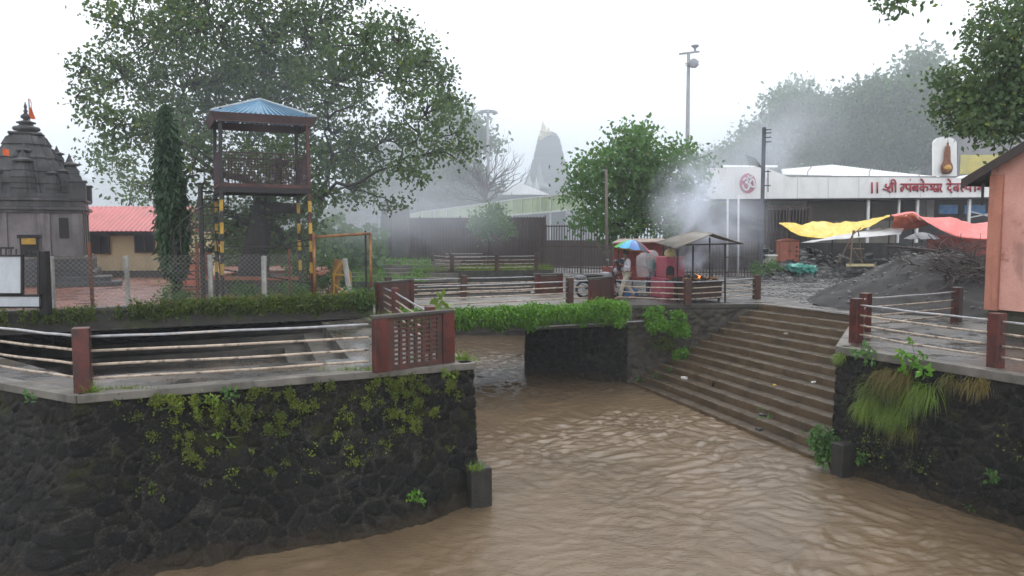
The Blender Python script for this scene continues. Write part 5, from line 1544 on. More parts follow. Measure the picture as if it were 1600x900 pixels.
# lettering
lc = lambda zx, zy: at(1340 + zx/7.26, 200 + zy/7.26, -.07)
def circ(cx, cy, r, a0=0, a1=6.4): return [(cx + r*math.cos(a), cy + r*math.sin(a)) for a in np.linspace(a0, a1, 9)]
strokes = [[(165, 615), (165, 742)], [(225, 615), (225, 740)],
    [(330, 635), (312, 655), (335, 680), (368, 662), (372, 640)], [(375, 662), (340, 705), (285, 690)], [(335, 700), (375, 732)], [(395, 630), (395, 726)], [(432, 630), (432, 730)], [(395, 632), (380, 600), (398, 580), (425, 592), (434, 632)], [(370, 630), (440, 630)],
    [(487, 636), (958, 636)], [(525, 638), (525, 690), (490, 718)], [(525, 668), (500, 672), (490, 690), (512, 720)],
    [(556, 640), (550, 668), (568, 692), (600, 692)], [(600, 638), (600, 726)], [(596, 586), (602, 586)],
    circ(648, 682, 24), [(632, 700), (664, 664)], [(682, 638), (682, 726)],
    [(750, 638), (750, 728)], [(750, 668), (720, 662), (708, 686), (726, 704), (750, 688)], [(750, 676), (780, 660), (802, 682), (790, 712)], [(752, 636), (746, 600), (718, 576)],
    [(846, 640), (830, 656), (846, 676), (872, 660), (874, 642)], [(874, 656), (842, 700), (820, 692)], circ(884, 702, 17), [(914, 638), (914, 726)],
    [(944, 640), (952, 664), (932, 684), (958, 728)],
    [(1008, 634), (1420, 632)], [(1056, 636), (1056, 656), (1028, 664), (1022, 690), (1046, 704), (1064, 694)], [(1046, 702), (1072, 732)], [(1056, 634), (1050, 600), (1024, 574)],
    circ(1112, 684, 20), [(1140, 636), (1140, 724)],
    [(1186, 636), (1190, 660), (1168, 682), (1198, 722)], [(1182, 674), (1222, 674)], circ(1240, 650, 9), [(1236, 660), (1226, 690), (1276, 692)], [(1282, 636), (1282, 724)],
    [(1334, 634), (1334, 722)], circ(1374, 686, 10), [(1372, 676), (1408, 676)], [(1410, 634), (1410, 722)]]
mb = MB(); stroke_set(mb, strokes, lc, .05); mb.build('lettering', M['crimson'], wb, smooth=True)
# arched emblem panel on the roof
ap_ = thing('emblem_panel', 'white arched panel with a copper spire shaped emblem above the lettering', 'sign panel', at(1477, 275, -.1))
pts = [at(1459, 275, -.1), at(1495, 275, -.1), at(1495, 224, -.1)] + [at(1477 + 18*math.cos(a), 224 - 10.5*math.sin(a), -.1) for a in np.linspace(.25, math.pi-.25, 9)] + [at(1459, 224, -.1)]
mb = MB(); mb.slab(pts, .2); mb.build('panel', M['fascia'], ap_)
mb = MB(); eb = at(1479, 272, -.28); k = BD/1200
mb.lathe(eb, [(5*k, 0), (8*k, 3*k), (9.6*k, 9*k), (9.2*k, 13*k), (6.5*k, 18*k), (5.4*k, 22*k), (5*k, 34*k), (3.9*k, 42*k), (2*k, 43*k), (1.8*k, 47*k), (.6*k, 49*k), (.3*k, 53*k)], 18, 1, .35)
eo = mb.build('spire_emblem', mat('copper_gold', (.2, .075, .035), (.13, .05, .025), 8, .4, metal=.4), ap_, smooth=True)
mb = MB(); mb.blob(eb + V((0, -.12, 9*k)), (6*k, .1, 5*k), 3, .1, 10, 7); mb.build('gold_face', mat('gold_face', (.5, .28, .07), (.4, .2, .05), 12, .35, metal=.3), eo, smooth=True)
yb = thing('yellow_building', 'grey building with a broad yellow painted band far at the right', 'building', V((38, 66, 0)))
mb = MB(); a = D(1497, 242, 66); b = D(1640, 213, 66); mb.pbox(V((a.x, 66, 0)), V((b.x-a.x, 0, 0)), V((0, 6, 0)), UP*b.z); mb.build('wall', mat('grey_block_wall', (.2, .19, .19), (.15, .145, .145), .6, .8), yb)
mb = MB(); a = D(1500, 272, 65.9); b = D(1640, 242, 65.9); mb.pbox(a, V((b.x-a.x, 0, 0)), V((0, .05, 0)), UP*(b.z-a.z)); mb.build('painted_band', mat('yellow_band', (.62, .5, .04), (.5, .4, .05), 1.2, .7, stain=(.3, .26, .1), stain_amt=.6, streak=(1, 1, .4)), yb)
bar_fence('brown bar fence under the white fascia beside the utility pole', DZ(1198, 47.5), DZ(1266, 47.5), 4.0, .2, .05)
bar_fence('low dark bar fence in the smoke behind the roasting stall', DZ(1040, 41), DZ(1188, 41), 1.9, .17, .04)
mb = MB(); mb.pbox(at(1040, 420, -1) - UP*1, V((6.2, 0, 0)), V((0, .3, 0)), UP*5.3)
tag(mb.build('dark_shed', mat('dim_smoke_wall', (.1, .1, .11), (.05, .05, .058), 1.6, .8, stain=(.03, .03, .035), stain_amt=.8, streak=(4, 4, .15))), 'dim dark shed in the smoke left of the white fascia', 'shed')

# ================================================================== PINK BUILDING
pb = thing('pink_building', 'weathered pink plaster building with dark sloping eave at the right edge', 'building', V((11.6, 18, 0)))
M['pink'] = mat('weathered_pink_plaster', (.62, .32, .26), (.52, .25, .2), 1.1, .8, stain=(.2, .11, .09), stain_amt=.55, streak=(2.2, 2.2, 1.1), bump=.3, moss=(.3, .12, .08), moss_rng=(.55, .75), moss_scale=2.5)
pc = D(1543, 400, 17.6); pc.z = 0
zb = D(1543, 482, 17.6).z; zt = 4.6
pd = SX
mb = MB(); prof = [(0, zb), (5.2, zb), (5.2, 3.78), (2.6, 5.14), (0, 3.78)]; dp = FX*4.8
ff = [pc + pd*t + UP*z for t, z in prof]; mb.add(ff + [p + dp for p in ff], [[0, 1, 2, 3, 4], [9, 8, 7, 6, 5]] + [[(i+1) % 5, i, 5+i, 5+(i+1) % 5] for i in range(5)])
mb.build('wall', M['pink'], pb)
mb = MB(); mb.pbox(pc + UP*(zb-.02) - V((.05, .03, 0)) , pd*.3, V((.35, .16, 0)), UP*(3.7-zb)); mb.build('corner_pilaster', mat('redder_pink', (.46, .19, .13), (.38, .15, .1), 2, .75, stain=(.2, .09, .07), stain_amt=.7, streak=(4, 4, .4)), pb)
mb = MB(); mb.pbox(pc + V((.12, .1, 0)), pd*5.1, V((4.6, 2, 0)), UP*zb); mb.build('base_wall', mat('mossy_base', (.07, .06, .04), (.045, .045, .03), 2, .8, stain=(.03, .03, .025), stain_amt=.6, moss=(.06, .075, .02)), pb)
rk = lambda t: pc + pd*t - FX*.28 + UP*(3.82 + (t if t < 2.6 else 5.2-t)*.53)
e0, e1, e2 = rk(-.5), rk(2.6), rk(5.7); mb = MB(); bk = FX*5.3
mb.slab([e0, e1, e1 + bk, e0 + bk], -.06); mb.slab([e1, e2, e2 + bk, e1 + bk], -.06)
mb.build('roof', mat('dark_wet_roof', (.05, .042, .04), (.032, .028, .027), 3, .5, wet=.4), pb)
mb = MB(); mb.pbox(e0 - UP*.16 - FX*.03, e1-e0, FX*.028, UP*.2); mb.pbox(e0 - UP*.1, bk, pd*.03, UP*.1); mb.build('fascia_board', mat('dark_brown_board', (.045, .03, .025), (.03, .022, .02), 4, .7), pb)
mb = MB(); mb.tube([pc - pd*.1 - FX*.12 + UP*3.5, pc - pd*.1 - FX*.12 + UP*3.0], .03, 6); mb.build('spout', M['iron'], pb)

# ================================================================== YARD ON THE RIGHT: tarps, heaps, cabinet
def tarp(label, outline_fn, m, nu=26, nv=12):
    mb = MB(); mb.grid(outline_fn, nu, nv)
    return tag(mb.build('tarpaulin', m, smooth=True, solid=.012), label, 'tarpaulin')
M['tarp_y'] = mat('yellow_tarpaulin', (.72, .5, .015), (.62, .41, .012), 1.4, .4, stain=(.4, .25, .02), stain_amt=.4, streak=(3, 3, 3), bump=.4, bscale=6)
M['tarp_r'] = mat('coral_red_tarpaulin', (.72, .14, .12), (.6, .1, .09), 1.0, .45, stain=(.42, .1, .06), stain_amt=.4, streak=(2, 2, 2), bump=.3, bscale=5)
M['tarp_w'] = mat('grey_white_tarpaulin', (.5, .5, .5), (.4, .4, .41), 1.5, .5, bump=.3, bscale=5)
M['tarp_o'] = mat('orange_tarpaulin', (.55, .12, .05), (.42, .09, .04), 1.4, .5)
def bil(a, b, c, e, d0, d1, fold=.12, sd=0, sag=0.0):
    def fn(u, v):
        px = (a[0]*(1-u)+b[0]*u)*(1-v) + (e[0]*(1-u)+c[0]*u)*v; py = (a[1]*(1-u)+b[1]*u)*(1-v) + (e[1]*(1-u)+c[1]*u)*v
        d = d0 + (d1-d0)*v
        p = D(px, py, d)
        return p + UP*(fold*noise.noise(V((u*5+sd, v*3, sd))) + fold*.6*noise.noise(V((u*13, v*6+sd, sd))) - sag*math.sin(math.pi*u)*math.sin(math.pi*v)*1.0) + V((0, fold*1.5*noise.noise(V((u*6, v*4, sd+3))), 0))
    return fn
def yfn(u, v):
    px = 1218 + 172*u; top = np.interp(px, [1218, 1242, 1252, 1270, 1310, 1345, 1390], [349, 348, 352, 346, 348, 346, 336]); bot = np.interp(px, [1218, 1235, 1260, 1300, 1340, 1390], [350, 361, 371, 373, 362, 339])
    return D(px, top*(1-v)+bot*v, 43.5 - 2.4*v) + UP*(.1*noise.noise(V((u*9, v*2, 3))) + .05*noise.noise(V((u*24, v*4, 8)))) + V((0, .25*noise.noise(V((u*8, v*3, 6))), 0))
tarp('bright yellow tarpaulin stretched over the rubble shed', yfn, M['tarp_y'], 60, 14)
def rfn(u, v):
    px = 1394 + 160*u; top = np.interp(px, [1394, 1425, 1440, 1455, 1485, 1520, 1545, 1560], [336, 330, 338, 341, 339, 350, 346, 348]); bot = np.interp(px, [1394, 1425, 1470, 1500, 1560], [338, 333, 360, 371, 376])
    return D(px, top*(1-v)+bot*v, 42 - 2.8*v) + UP*(.08*noise.noise(V((u*6, v*2, 13))) + .03*noise.noise(V((u*20, v*5, 8)))) + V((0, .3*noise.noise(V((u*6, v*2, 16))), 0))
tarp('coral red tarpaulin spread right of the yellow one', rfn, M['tarp_r'], 60, 14)
tarp('grey white tarpaulin below the yellow one', bil((1252, 379), (1408, 366), (1412, 357), (1370, 357), 39.2, 41.6, .06, 5), M['tarp_w'], 40, 8)
tarp('orange sheet hanging under the coral red tarpaulin', bil((1390, 366), (1450, 352), (1428, 334), (1398, 338), 41.8, 42.2, .08, 7), M['tarp_o'], 16, 10)
tarp('orange red sheet hanging low beside the pink building', bil((1448, 400), (1560, 400), (1560, 372), (1448, 366), 42.8, 42.6, .08, 9), mat('dim_red_sheet', (.3, .06, .045), (.2, .05, .04), 1.3, .7), 20, 10)
sh = thing('rubble_shed', 'dim makeshift shed frame under the coloured tarpaulins', 'shed', DZ(1330, 44))
for px, y0 in ((1232, 352), (1300, 349), (1388, 338), (1425, 333), (1500, 345)):
    mb = MB(); p = D(px, 400, 43.7); p.z = 0; mb.tube([p, V((p.x, 43.7, D(px, y0+4, 43.7).z))], .04, 6); mb.build('pole', M['bark'], sh)
mb = MB(); a = D(1240, 420, 45); mb.pbox(V((a.x, 45, 0)), V((12, 0, 0)), V((0, .15, 0)), UP*1.75); mb.build('back_sheet', mat('dim_black_sheet', (.05, .05, .052), (.03, .03, .032), 1, .7, stain=(.12, .12, .12), stain_amt=.4), sh)
hc = V((D(1462, 400, 25.2).x, 25.2, 0))
def heap(u, v):
    a = 2*math.pi*u; r = v
    R = 4.0*(1 + .12*noise.noise(V((math.cos(a)*1.3, math.sin(a)*1.3, 4))))
    x, y = hc.x + math.cos(a)*r*R*1.0, hc.y + math.sin(a)*r*R*1.0
    h = 2.05*max(0, (1-r))*(1 - .0*r); h = h if r > .18 else 2.05*.82 - .3*(r/.18)**2*0 - (r/.18)**2*.0
    return V((x, y, min(h, 1.72 + .1*noise.noise(V((x, y, 0)))) + .13*noise.noise(V((x*1.3, y*1.3, 3))) + .06*noise.noise(V((x*3.1, y*3.1, 7))) + .03*noise.noise(V((x*6, y*6, 1))) - .04*(r > .98)))
# rubble
mb = MB()
for k in range(1700):
    px = random.uniform(1192, 1440); d = random.uniform(36, 44.5); hgt = max(0, (d-38.8)/5)*1.5*(.7+.6*noise.noise(V((px*.03, d*.4, 2))))
    p = D(px, 420, d); p.z = max(0, hgt)*random.random()**.35
    s_ = random.uniform(.04, .16) if d < 39 else random.uniform(.08, .34)
    mb.blob(p, (s_*random.uniform(.6, 1.3), s_, s_*random.uniform(.4, .8)), k, .5, 5, 4)
tag(mb.build('rubble', mat('grey_black_rubble', (.045, .045, .047), (.018, .018, .02), 1.6, .6, stain=(.24, .24, .23), stain_amt=.7, streak=(1.2, 1.2, 1.2))), 'dark grey rubble and scrap heaped under the tarpaulins', 'rubble', kind='stuff')
mb = MB()
for k in range(1500):
    px = random.uniform(1190, 1420); d = random.uniform(25.5, 39); p = D(px, 430, d); p.z = .01
    if noise.noise(V((p.x*.5, d*.5, 0))) < -.1: continue
    s_ = random.uniform(.015, .07); mb.blob(p, (s_*1.2, s_, s_*.6), k, .4, 5, 3)
for k in range(700):
    p = V(heap(random.random(), random.uniform(.12, 1.08))); s_ = random.uniform(.012, .06); mb.blob(p + UP*max(0, -p.z), (s_*1.2, s_, s_*.7), k, .4, 5, 3)
tag(mb.build('gravel', mat('dark_gravel', (.06, .058, .058), (.16, .155, .15), 2.5, .5, wet=.4)), 'dark gravel strewn over the wet yard', 'gravel', kind='stuff')
# dark sand heap
mb = MB(); mb.grid(heap, 120, 44)
tag(mb.build('sand_heap', mat('wet_black_sand', (.02, .0185, .0185), (.012, .0115, .012), 2, .75, stain=(.03, .028, .027), stain_amt=.5, streak=(1, 1, .4), bump=1.0, bscale=30), smooth=True), 'big heap of wet black sand beside the pink building', 'heap')
mb = MB()
for k in range(520):
    c = hc + V((random.uniform(-.9, 2.9), random.uniform(-2.4, .6), 0)); c.z = max(.3, 1.62 - .38*abs(c.x-hc.x-.3) - .25*max(0, hc.y-c.y)) + random.uniform(-.15, .32)
    a = random.gauss(0, .9) + (math.pi if random.random() < .5 else 0); L_ = random.uniform(.5, 1.7); pts = [c]
    dirn = V((math.cos(a), random.gauss(0, .35), random.gauss(-.02, .3))).normalized()
    for q in range(6):
        dirn = (dirn + V((random.gauss(0, .28), random.gauss(0, .25), random.gauss(-.03, .26)))).normalized(); pts.append(pts[-1] + dirn*L_/6)
    r0 = random.uniform(.014, .034); mb.tube(pts, [r0*(1-.11*q) for q in range(7)], 5)
mb.tube([D(1385, 384, 23.6), D(1425, 388, 23.8), D(1462, 392, 24.0)], [.03, .04, .05], 6)
tag(mb.build('brushwood', mat('dead_branch', (.085, .06, .055), (.045, .034, .033), 6, .8)), 'tangle of bare grey branches dumped on the black sand heap', 'brushwood', kind='stuff')
# red cabinet
cab = thing('electrical_cabinet', 'weathered orange red electrical cabinet on a dark pedestal beside the rubble', 'cabinet', V((D(1233, 420, 41.5).x, 41.5, 0)))
M['cab'] = mat('orange_red_cabinet', (.38, .11, .065), (.3, .085, .05), 3, .55, stain=(.16, .06, .045), stain_amt=.6, streak=(5, 5, .6))
cA, cB = D(1218, 409, 41.5), D(1249, 376, 41.5)
cw_, ch_ = cB.x-cA.x, cB.z-cA.z; cm = (cA.x+cB.x)/2
mb = MB(); mb.box((cm, 41.8, cA.z+ch_/2), (cw_, .6, ch_)); mb.build('body', M['cab'], cab, bevel=.015)
mb = MB(); tp = [V((cm-cw_*.56, 41.4, cB.z)), V((cm+cw_*.56, 41.4, cB.z)), V((cm+cw_*.56, 42.2, cB.z)), V((cm-cw_*.56, 42.2, cB.z))]
mb.poly(list(reversed(tp))); apx = V((cm, 41.8, cB.z+.14))
for i in range(4): mb.poly([tp[i], tp[(i+1) % 4], apx])
mb.build('cap_roof', M['cab'], cab)
for s_ in (-1, 1):
    mb = MB(); mb.box((cm + s_*cw_*.245, 41.485, cA.z+ch_/2), (cw_*.47, .04, ch_*.94)); dr = mb.build('door', M['cab'], cab, bevel=.008)
    mb = MB(); mb.box((cm + s_*cw_*.06, 41.45, cA.z+ch_*.5), (.03, .04, .12)); mb.build('handle', M['iron'], dr)
for q in (.28, .5, .7):
    mb = MB(); mb.lathe(V((0, 0, 0)), [(.06, 0), (.06, .02)], 10)
    mb.v = [V((cm + cw_*.36 + p.x, 41.455 - p.z, cA.z + ch_*q + p.y)) for p in mb.v]; mb.build('knock_out', M['dark'], cab)
for s_ in (-1, 1):
    mb = MB(); mb.box((cm+s_*cw_*.2, 41.8, cA.z/2), (cw_*.38, .45, cA.z)); mb.build('pedestal', M['wetstone'], cab)
bb = thing('concrete_bollard', 'cream concrete meter box beside the utility pole', 'bollard', V((D(1205, 430, 41).x, 41, 0)))
mb = MB(); a = D(1205, 400, 41); mb.box((a.x, 41, a.z/2), (.44, .4, a.z)); mb.build('body', mat('cream_concrete', (.36, .35, .27), (.28, .27, .21), 3, .7, stain=(.12, .13, .08), stain_amt=.6), bb, bevel=.02)
mb = MB(); mb.box((a.x, 41, a.z+.03), (.54, .5, .07)); mb.build('cap', M['white'], bb, bevel=.01)
for px, py, d, lab in ((1186, 410, 39, 'tall weed left of the utility pole'), (1215, 418, 40.2, 'weed between the meter box and the cabinet'), (1202, 424, 39.6, 'low weed in front of the meter box')):
    c = np.array(DZ(px, d, .45)); cc, pp = clump_points(c, (.32, .25, .45), 16, 20, (.12, .12, .12)); leaf_mass('weeds', lab, 'weeds', pp, .12, M['leaf2'], kind='stuff')
mb = MB(); c = DZ(1258, 39.5, .3)
for k in range(7): mb.blob(c + V((random.uniform(-.45, .45), random.uniform(-.2, .2), random.uniform(-.05, .32))), (.36, .26, .22), k+40, .5, 10, 7)
tag(mb.build('tarp_bundle', mat('teal_sheet', (.07, .33, .27), (.05, .25, .21), 4, .4, bump=.6, bscale=9)), 'crumpled teal plastic sheet dumped beside the cabinet', 'plastic sheet')
tr_ = thing('trestle', 'rough wooden trestle frame standing before the rubble', 'trestle', DZ(1328, 38.7))
Tp = lambda x, y, d=30.5: D(x, y, d*1.27)
mb = MB()
for a, b in (((1333, 360, 30.5), (1328, 418, 30.2)), ((1336, 360, 30.6), (1308, 414, 30.9)), ((1341, 360, 31.2), (1347, 412, 31.0)), ((1333, 366, 30.6), (1345, 356, 31.0)), ((1326, 388, 30.5), (1350, 389, 31.0)), ((1328, 384, 30.4), (1346, 408, 31))):
    mb.tube([Tp(*a), Tp(*b)], [.035, .03], 6)
mb.build('frame', mat('weathered_stick', (.2, .13, .08), (.13, .085, .055), 6, .8), tr_)
mb = MB(); mb.slab([Tp(1322, 415, 30), Tp(1366, 415, 30), Tp(1366, 412, 31), Tp(1322, 412, 31)], .05); tag(mb.build('plank', mat('pale_plank', (.4, .33, .16), (.3, .25, .13), 4, .7)), 'pale yellow plank on the ground under the trestle', 'plank')
def umbrella_canopy(c, R, h, mats, tilt=(0, 0), n=8, name='canopy', parent=None, rot=0.0):
    from mathutils import Euler
    e = Euler((tilt[0], tilt[1], rot)).to_matrix(); mb = MB(); c = V(c)
    for k in range(n):
        mb.cur = k % len(mats)
        a0, a1 = 2*math.pi*k/n, 2*math.pi*(k+1)/n
        def fn(u, v, a0=a0, a1=a1):
            a = a0+(a1-a0)*u; r = R*v*(1-.07*math.sin(math.pi*u)*v); z = h*math.cos(v*math.pi/2*.98) - .03*math.sin(math.pi*u)*v
            return c + e @ V((math.cos(a)*r, math.sin(a)*r, z))
        mb.grid(fn, 4, 6)
    return mb.build(name, mats, parent, solid=.006), e
gu = thing('umbrella', 'grey black umbrella over the stall behind the sand heap', 'umbrella', D(1440, 378, 29))
M['grey_cloth'] = flat('grey_black_cloth', (.1, .1, .115), .5)
umbrella_canopy(D(1440, 373, 29), .62, .24, [M['grey_cloth']], parent=gu)
mb = MB(); mb.tube([D(1440, 364, 29), D(1441, 402, 29)], .012, 6); mb.build('shaft', M['iron'], gu)

# ================================================================== STALLS ON THE BRIDGE END
ST = 26.4
rs = thing('roasting_stall', 'smoky roasting stall with bent tin roof on thin black posts', 'stall', V((6.5, 26.2, 0)))
M['oldtin'] = mat('old_grey_brown_tin', (.22, .205, .18), (.12, .11, .095), 1.3, .55, stain=(.12, .08, .05), stain_amt=.7, streak=(3, 3, 3), bump=.2)
ridge0, ridge1 = D(1114, 365, 25.9), D(1083, 361, 27.9)
el0, el1 = D(1056, 388, 25.8), D(1024, 379, 28.0)
er0, er1 = D(1163, 381, 25.9), D(1128, 374, 27.9)
def corrs(mb, a, b, c, e, n, amp):
    a, b, c, e = V(a), V(b), V(c), V(e); nm = (b-a).cross(e-a).normalized()
    mb.grid(lambda u, v: a.lerp(b, u).lerp(e.lerp(c, u), v) + nm*amp*math.sin(u*n*2*math.pi), n*6, 3)
mb = MB(); corrs(mb, el0, el1, ridge1, ridge0, 12, .022); mb.build('roof_sheet', M['oldtin'], rs, smooth=True, solid=.012)
mb = MB(); corrs(mb, ridge0, ridge1, er1, er0, 12, .022); mb.build('roof_sheet', M['oldtin'], rs, smooth=True, solid=.012)
for px, d, y0 in ((1058, 26.0, 389), (1133, 26.0, 381), (1082, 25.8, 384), (1109, 27.6, 371), (1046, 27.8, 384)):
    mb = MB(); p = D(px, 470, d); p.z = 0; mb.tube([p, D(px + (1 if px < 1100 else 0), y0, d)], .032, 6); mb.build('post', M['iron'], rs)
mb = MB(); mb.beam(D(1078, 382.5, 25.85), D(1160, 380.5, 25.9), .05, .05); mb.beam(D(1078, 382.5, 25.85), D(1046, 384, 27.8), .04, .04); mb.beam(ridge0 - UP*.05, ridge1 - UP*.05, .05, .05); mb.build('roof_beam', M['iron'], rs)
mb = MB(); ca = D(1079, 470, 25.9); ca.z = 0
mb.pbox(ca + UP*.1, FX*1.35, NX*.95, UP*.56); mb.build('counter', mat('scorched_counter', (.07, .04, .032), (.04, .026, .022), 3, .6, stain=(.12, .05, .03), stain_amt=.6, streak=(3, 3, .8)), rs, bevel=.02)
mb = MB()
for a_ in (.05, 1.25):
    for b_ in (.05, .85): mb.pbox(ca + FX*a_ + NX*b_, FX*.06, NX*.06, UP*.12)
mb.build('counter_leg', M['iron'], rs)
mb = MB(); mb.pbox(ca - FX*.3 - NX*.08 + UP*.662, FX*1.75, NX*1.1, UP*.06); mb.build('counter_top', mat('charred_top', (.045, .04, .036), (.03, .027, .025), 4, .7), rs)
M['cob'] = mat('roasted_corn', (.42, .2, .05), (.2, .08, .025), 18, .6); M['char'] = mat('charcoal', (.02, .018, .017), (.035, .03, .028), 14, .8)
ctop = ca + UP*.722
proto = None
for k in range(26):
    p = ctop + FX*random.uniform(-.22, 1.15) + NX*random.uniform(.0, .35) + UP*random.uniform(.03, .1)
    if proto is None:
        proto = thing('corn_cob', 'roasted corn cob on the smoky counter', 'corn cob', p, 'corn cobs on the roasting stall')
        mb = MB(); q = FX*.2; mb.tube([p - q*.5, p - q*.3, p + q*.2, p + q*.5], [.02, .035, .032, .012], 7); mb.build('cob', M['cob'], proto, smooth=True)
    else:
        o = dup(proto, p); o.rotation_euler = (random.uniform(-.3, .3), random.uniform(-.3, .3), random.uniform(-1.2, 1.2))
mb = MB()
for k in range(150):
    p = ctop + FX*random.uniform(-.25, 1.3) + NX*random.uniform(.0, .85); p.z += random.random()*.16*max(0, 1-abs((p-ctop).dot(FX)-.35)/.7)
    mb.blob(p, random.uniform(.03, .075), k, .5, 5, 4)
tag(mb.build('charcoal', M['char']), 'heap of charcoal and burnt husks on the stall counter', 'charcoal', kind='stuff')
def emis(name, c, s_):
    m, nt, b = _nt(name); b.inputs['Base Color'].default_value = _rgba(c); b.inputs['Emission Color'].default_value = _rgba(c); b.inputs['Emission Strength'].default_value = s_; return m
fi = MB(); fcn = ctop + FX*.42 + NX*.25
for k in range(7):
    p = fcn + FX*random.uniform(-.13, .13) + NX*random.uniform(-.1, .1); hgt = random.uniform(.1, .22)
    fi.lathe(p, [(.03, 0), (.05, hgt*.3), (.03, hgt*.7), (.004, hgt)], 6)
tag(fi.build('fire', emis('flame', (1.0, .3, .04), 1.1), smooth=True), 'small orange fire burning on the stall counter', 'fire')
# pink clay oven
ov = thing('clay_oven', 'pink painted clay oven with dark arched mouth left of the roasting stall', 'oven', V((D(1060, 455, 27.6).x, 27.6, 0)))
M['pinkpaint'] = mat('pink_enamel', (.42, .09, .13), (.33, .07, .1), 2.5, .5, stain=(.25, .08, .09), stain_amt=.5, streak=(4, 4, 1))
o0 = D(1038, 462, 27.4); o0.z = 0; ow = D(1079, 462, 27.4).x - o0.x
mb = MB(); mb.pbox(o0 + UP*.02, V((ow, .25, 0)), V((-.35, .9, 0)), UP*.72); mb.build('base', M['pinkpaint'], ov, bevel=.03)
mb = MB(); u0 = D(1040, 440, 27.5); mb.pbox(V((u0.x+.02, 27.5, .74)), V((.72, .2, 0)), V((-.25, .7, 0)), UP*(D(1040, 401, 27.5).z-.74)); mb.build('oven_body', M['pinkpaint'], ov, bevel=.04)
mb = MB(); pts = [D(1041.5, 437, 27.46), D(1053.5, 437, 27.5)] + [D(1047.5 + 6*math.cos(a), 421 - 6*math.sin(a), 27.48) for a in np.linspace(0, math.pi, 9)]
mb.slab(pts, .05); mb.build('arched_mouth', M['dark'], ov)
mb = MB(); mb.slab([D(1042.5, 437, 27.43), D(1052.5, 437, 27.45), D(1052.5, 430, 27.45), D(1042.5, 430, 27.43)], .02); mb.build('ember_bed', mat('ember_red', (.3, .06, .03), (.12, .04, .03), 8), ov)
mb = MB(); mb.blob(D(1047, 397, 27.7), (.2, .2, .2), 5, .08, 14, 10)
tag(mb.build('cloth_sack', mat('cream_sack', (.5, .43, .22), (.42, .35, .18), 4, .7), smooth=True), 'round cream sack on top of the pink oven', 'sack')
# red handcart stall
hc_ = thing('food_cart', 'red food cart with flat tin roof and spoked wheel behind the walkers', 'food cart', V((D(1005, 455, 29).x, 29, 0)))
M['cartred'] = mat('red_cart_paint', (.24, .045, .035), (.18, .036, .03), 1.5, .55, stain=(.13, .04, .035), stain_amt=.6, streak=(3, 3, .7))
c0 = D(962, 440, 29); c1 = D(1038, 440, 29)
mb = MB(); mb.pbox(V((c0.x, 29, .55)), V((c1.x-c0.x, .4, 0)), V((-.4, 1, 0)), UP*.5); mb.build('body', M['cartred'], hc_, bevel=.02)
mb = MB(); mb.pbox(V((c0.x+.02, 29.8, 1.052)), V((c1.x-c0.x, .4, 0)), V((-.02, .05, 0)), UP*.95); mb.pbox(V((c0.x+1.05, 29.3, 1.4)), V((.78, .1, 0)), V((-.02, .05, 0)), UP*.55); mb.build('back_panel', M['cartred'], hc_)
mb = MB(); r0, r1, r2, r3 = D(956, 379, 28.7), D(1047, 377, 28.9), D(1036, 372.5, 30.2), D(968, 373, 30.2); mb.slab([r0, r1, r2, r3], .04); mb.build('roof', mat('cart_roof_tin', (.3, .22, .18), (.2, .13, .11), 2, .5, stain=(.5, .5, .48), stain_amt=.5), hc_)
for px, d in ((966, 29.0), (1036, 29.2), (972, 30), (1032, 30.1)):
    mb = MB(); p = D(px, 430, d); mb.tube([V((p.x, d, 1.0)), V((p.x, d, D(px, 379, d).z))], .025, 6); mb.build('post', M['iron'], hc_)
def wheel(c, R, w_, parent, tname='wheel', spokes=10, axis=V((0, 1, 0)), tyre='iron', rim='steel'):
    c = V(c); ax = V(axis).normalized(); a1 = ax.orthogonal().normalized(); a2 = ax.cross(a1)
    mb = MB(); mb.tube([c + (a1*math.cos(a)+a2*math.sin(a))*R for a in np.linspace(0, 2*math.pi, 25)], w_, 8, cap=False); wl_ = mb.build(tname, M[tyre], parent, smooth=True)
    mb = MB()
    for k in range(spokes):
        a = 2*math.pi*k/spokes; mb.tube([c, c + (a1*math.cos(a)+a2*math.sin(a))*R], .012, 4)
    mb.tube([c - ax*.05, c + ax*.05], .05, 8); mb.build('spokes', M[rim], wl_); return wl_
wheel(V((D(1033, 440, 28.85).x, 28.85, .42)), .4, .03, hc_); wheel(V((D(972, 440, 28.85).x, 28.85, .42)), .4, .03, hc_)
mb = MB(); a = D(985, 462, 28.6); a.z = 0; mb.box((a.x, 28.6, .14), (.5, .4, .28)); tag(mb.build('crate', flat('blue_plastic', (.04, .12, .28), .5), bevel=.03), 'dark blue plastic crate under the red cart', 'crate')

# motorcycle behind the pier
mc = thing('motorcycle', 'grey motorcycle parked behind the middle bridge pier', 'motorcycle', V((D(935, 450, 28).x, 28, 0)))
m0 = V((D(912, 450, 28).x, 28, 0)); mx_ = D(960, 450, 28.3).x - m0.x; md = V((mx_, .3, 0)).normalized(); LL = 1.3
wheel(m0 + UP*.3, .28, .05, mc, axis=md.cross(UP)); wheel(m0 + md*LL + UP*.3, .28, .05, mc, axis=md.cross(UP))
mp = lambda x, z: m0 + md*x + UP*z
mb = MB(); mb.tube([mp(0, .3), mp(.45, .42), mp(.9, .45), mp(1.15, .85)], .04, 6); mb.tube([mp(LL, .3), mp(LL-.18, .95)], .035, 6); mb.tube([mp(.2, .3), mp(.15, .72)], .03, 6); mb.build('frame', M['iron'], mc)
mb = MB(); mb.blob(mp(.58, .42), (.22, .14, .18), 3, .2, 10, 7); mb.build('engine', M['iron'], mc)
M['greybike'] = mat('silver_grey_bike_paint', (.2, .2, .215), (.12, .12, .13), 5, .35)
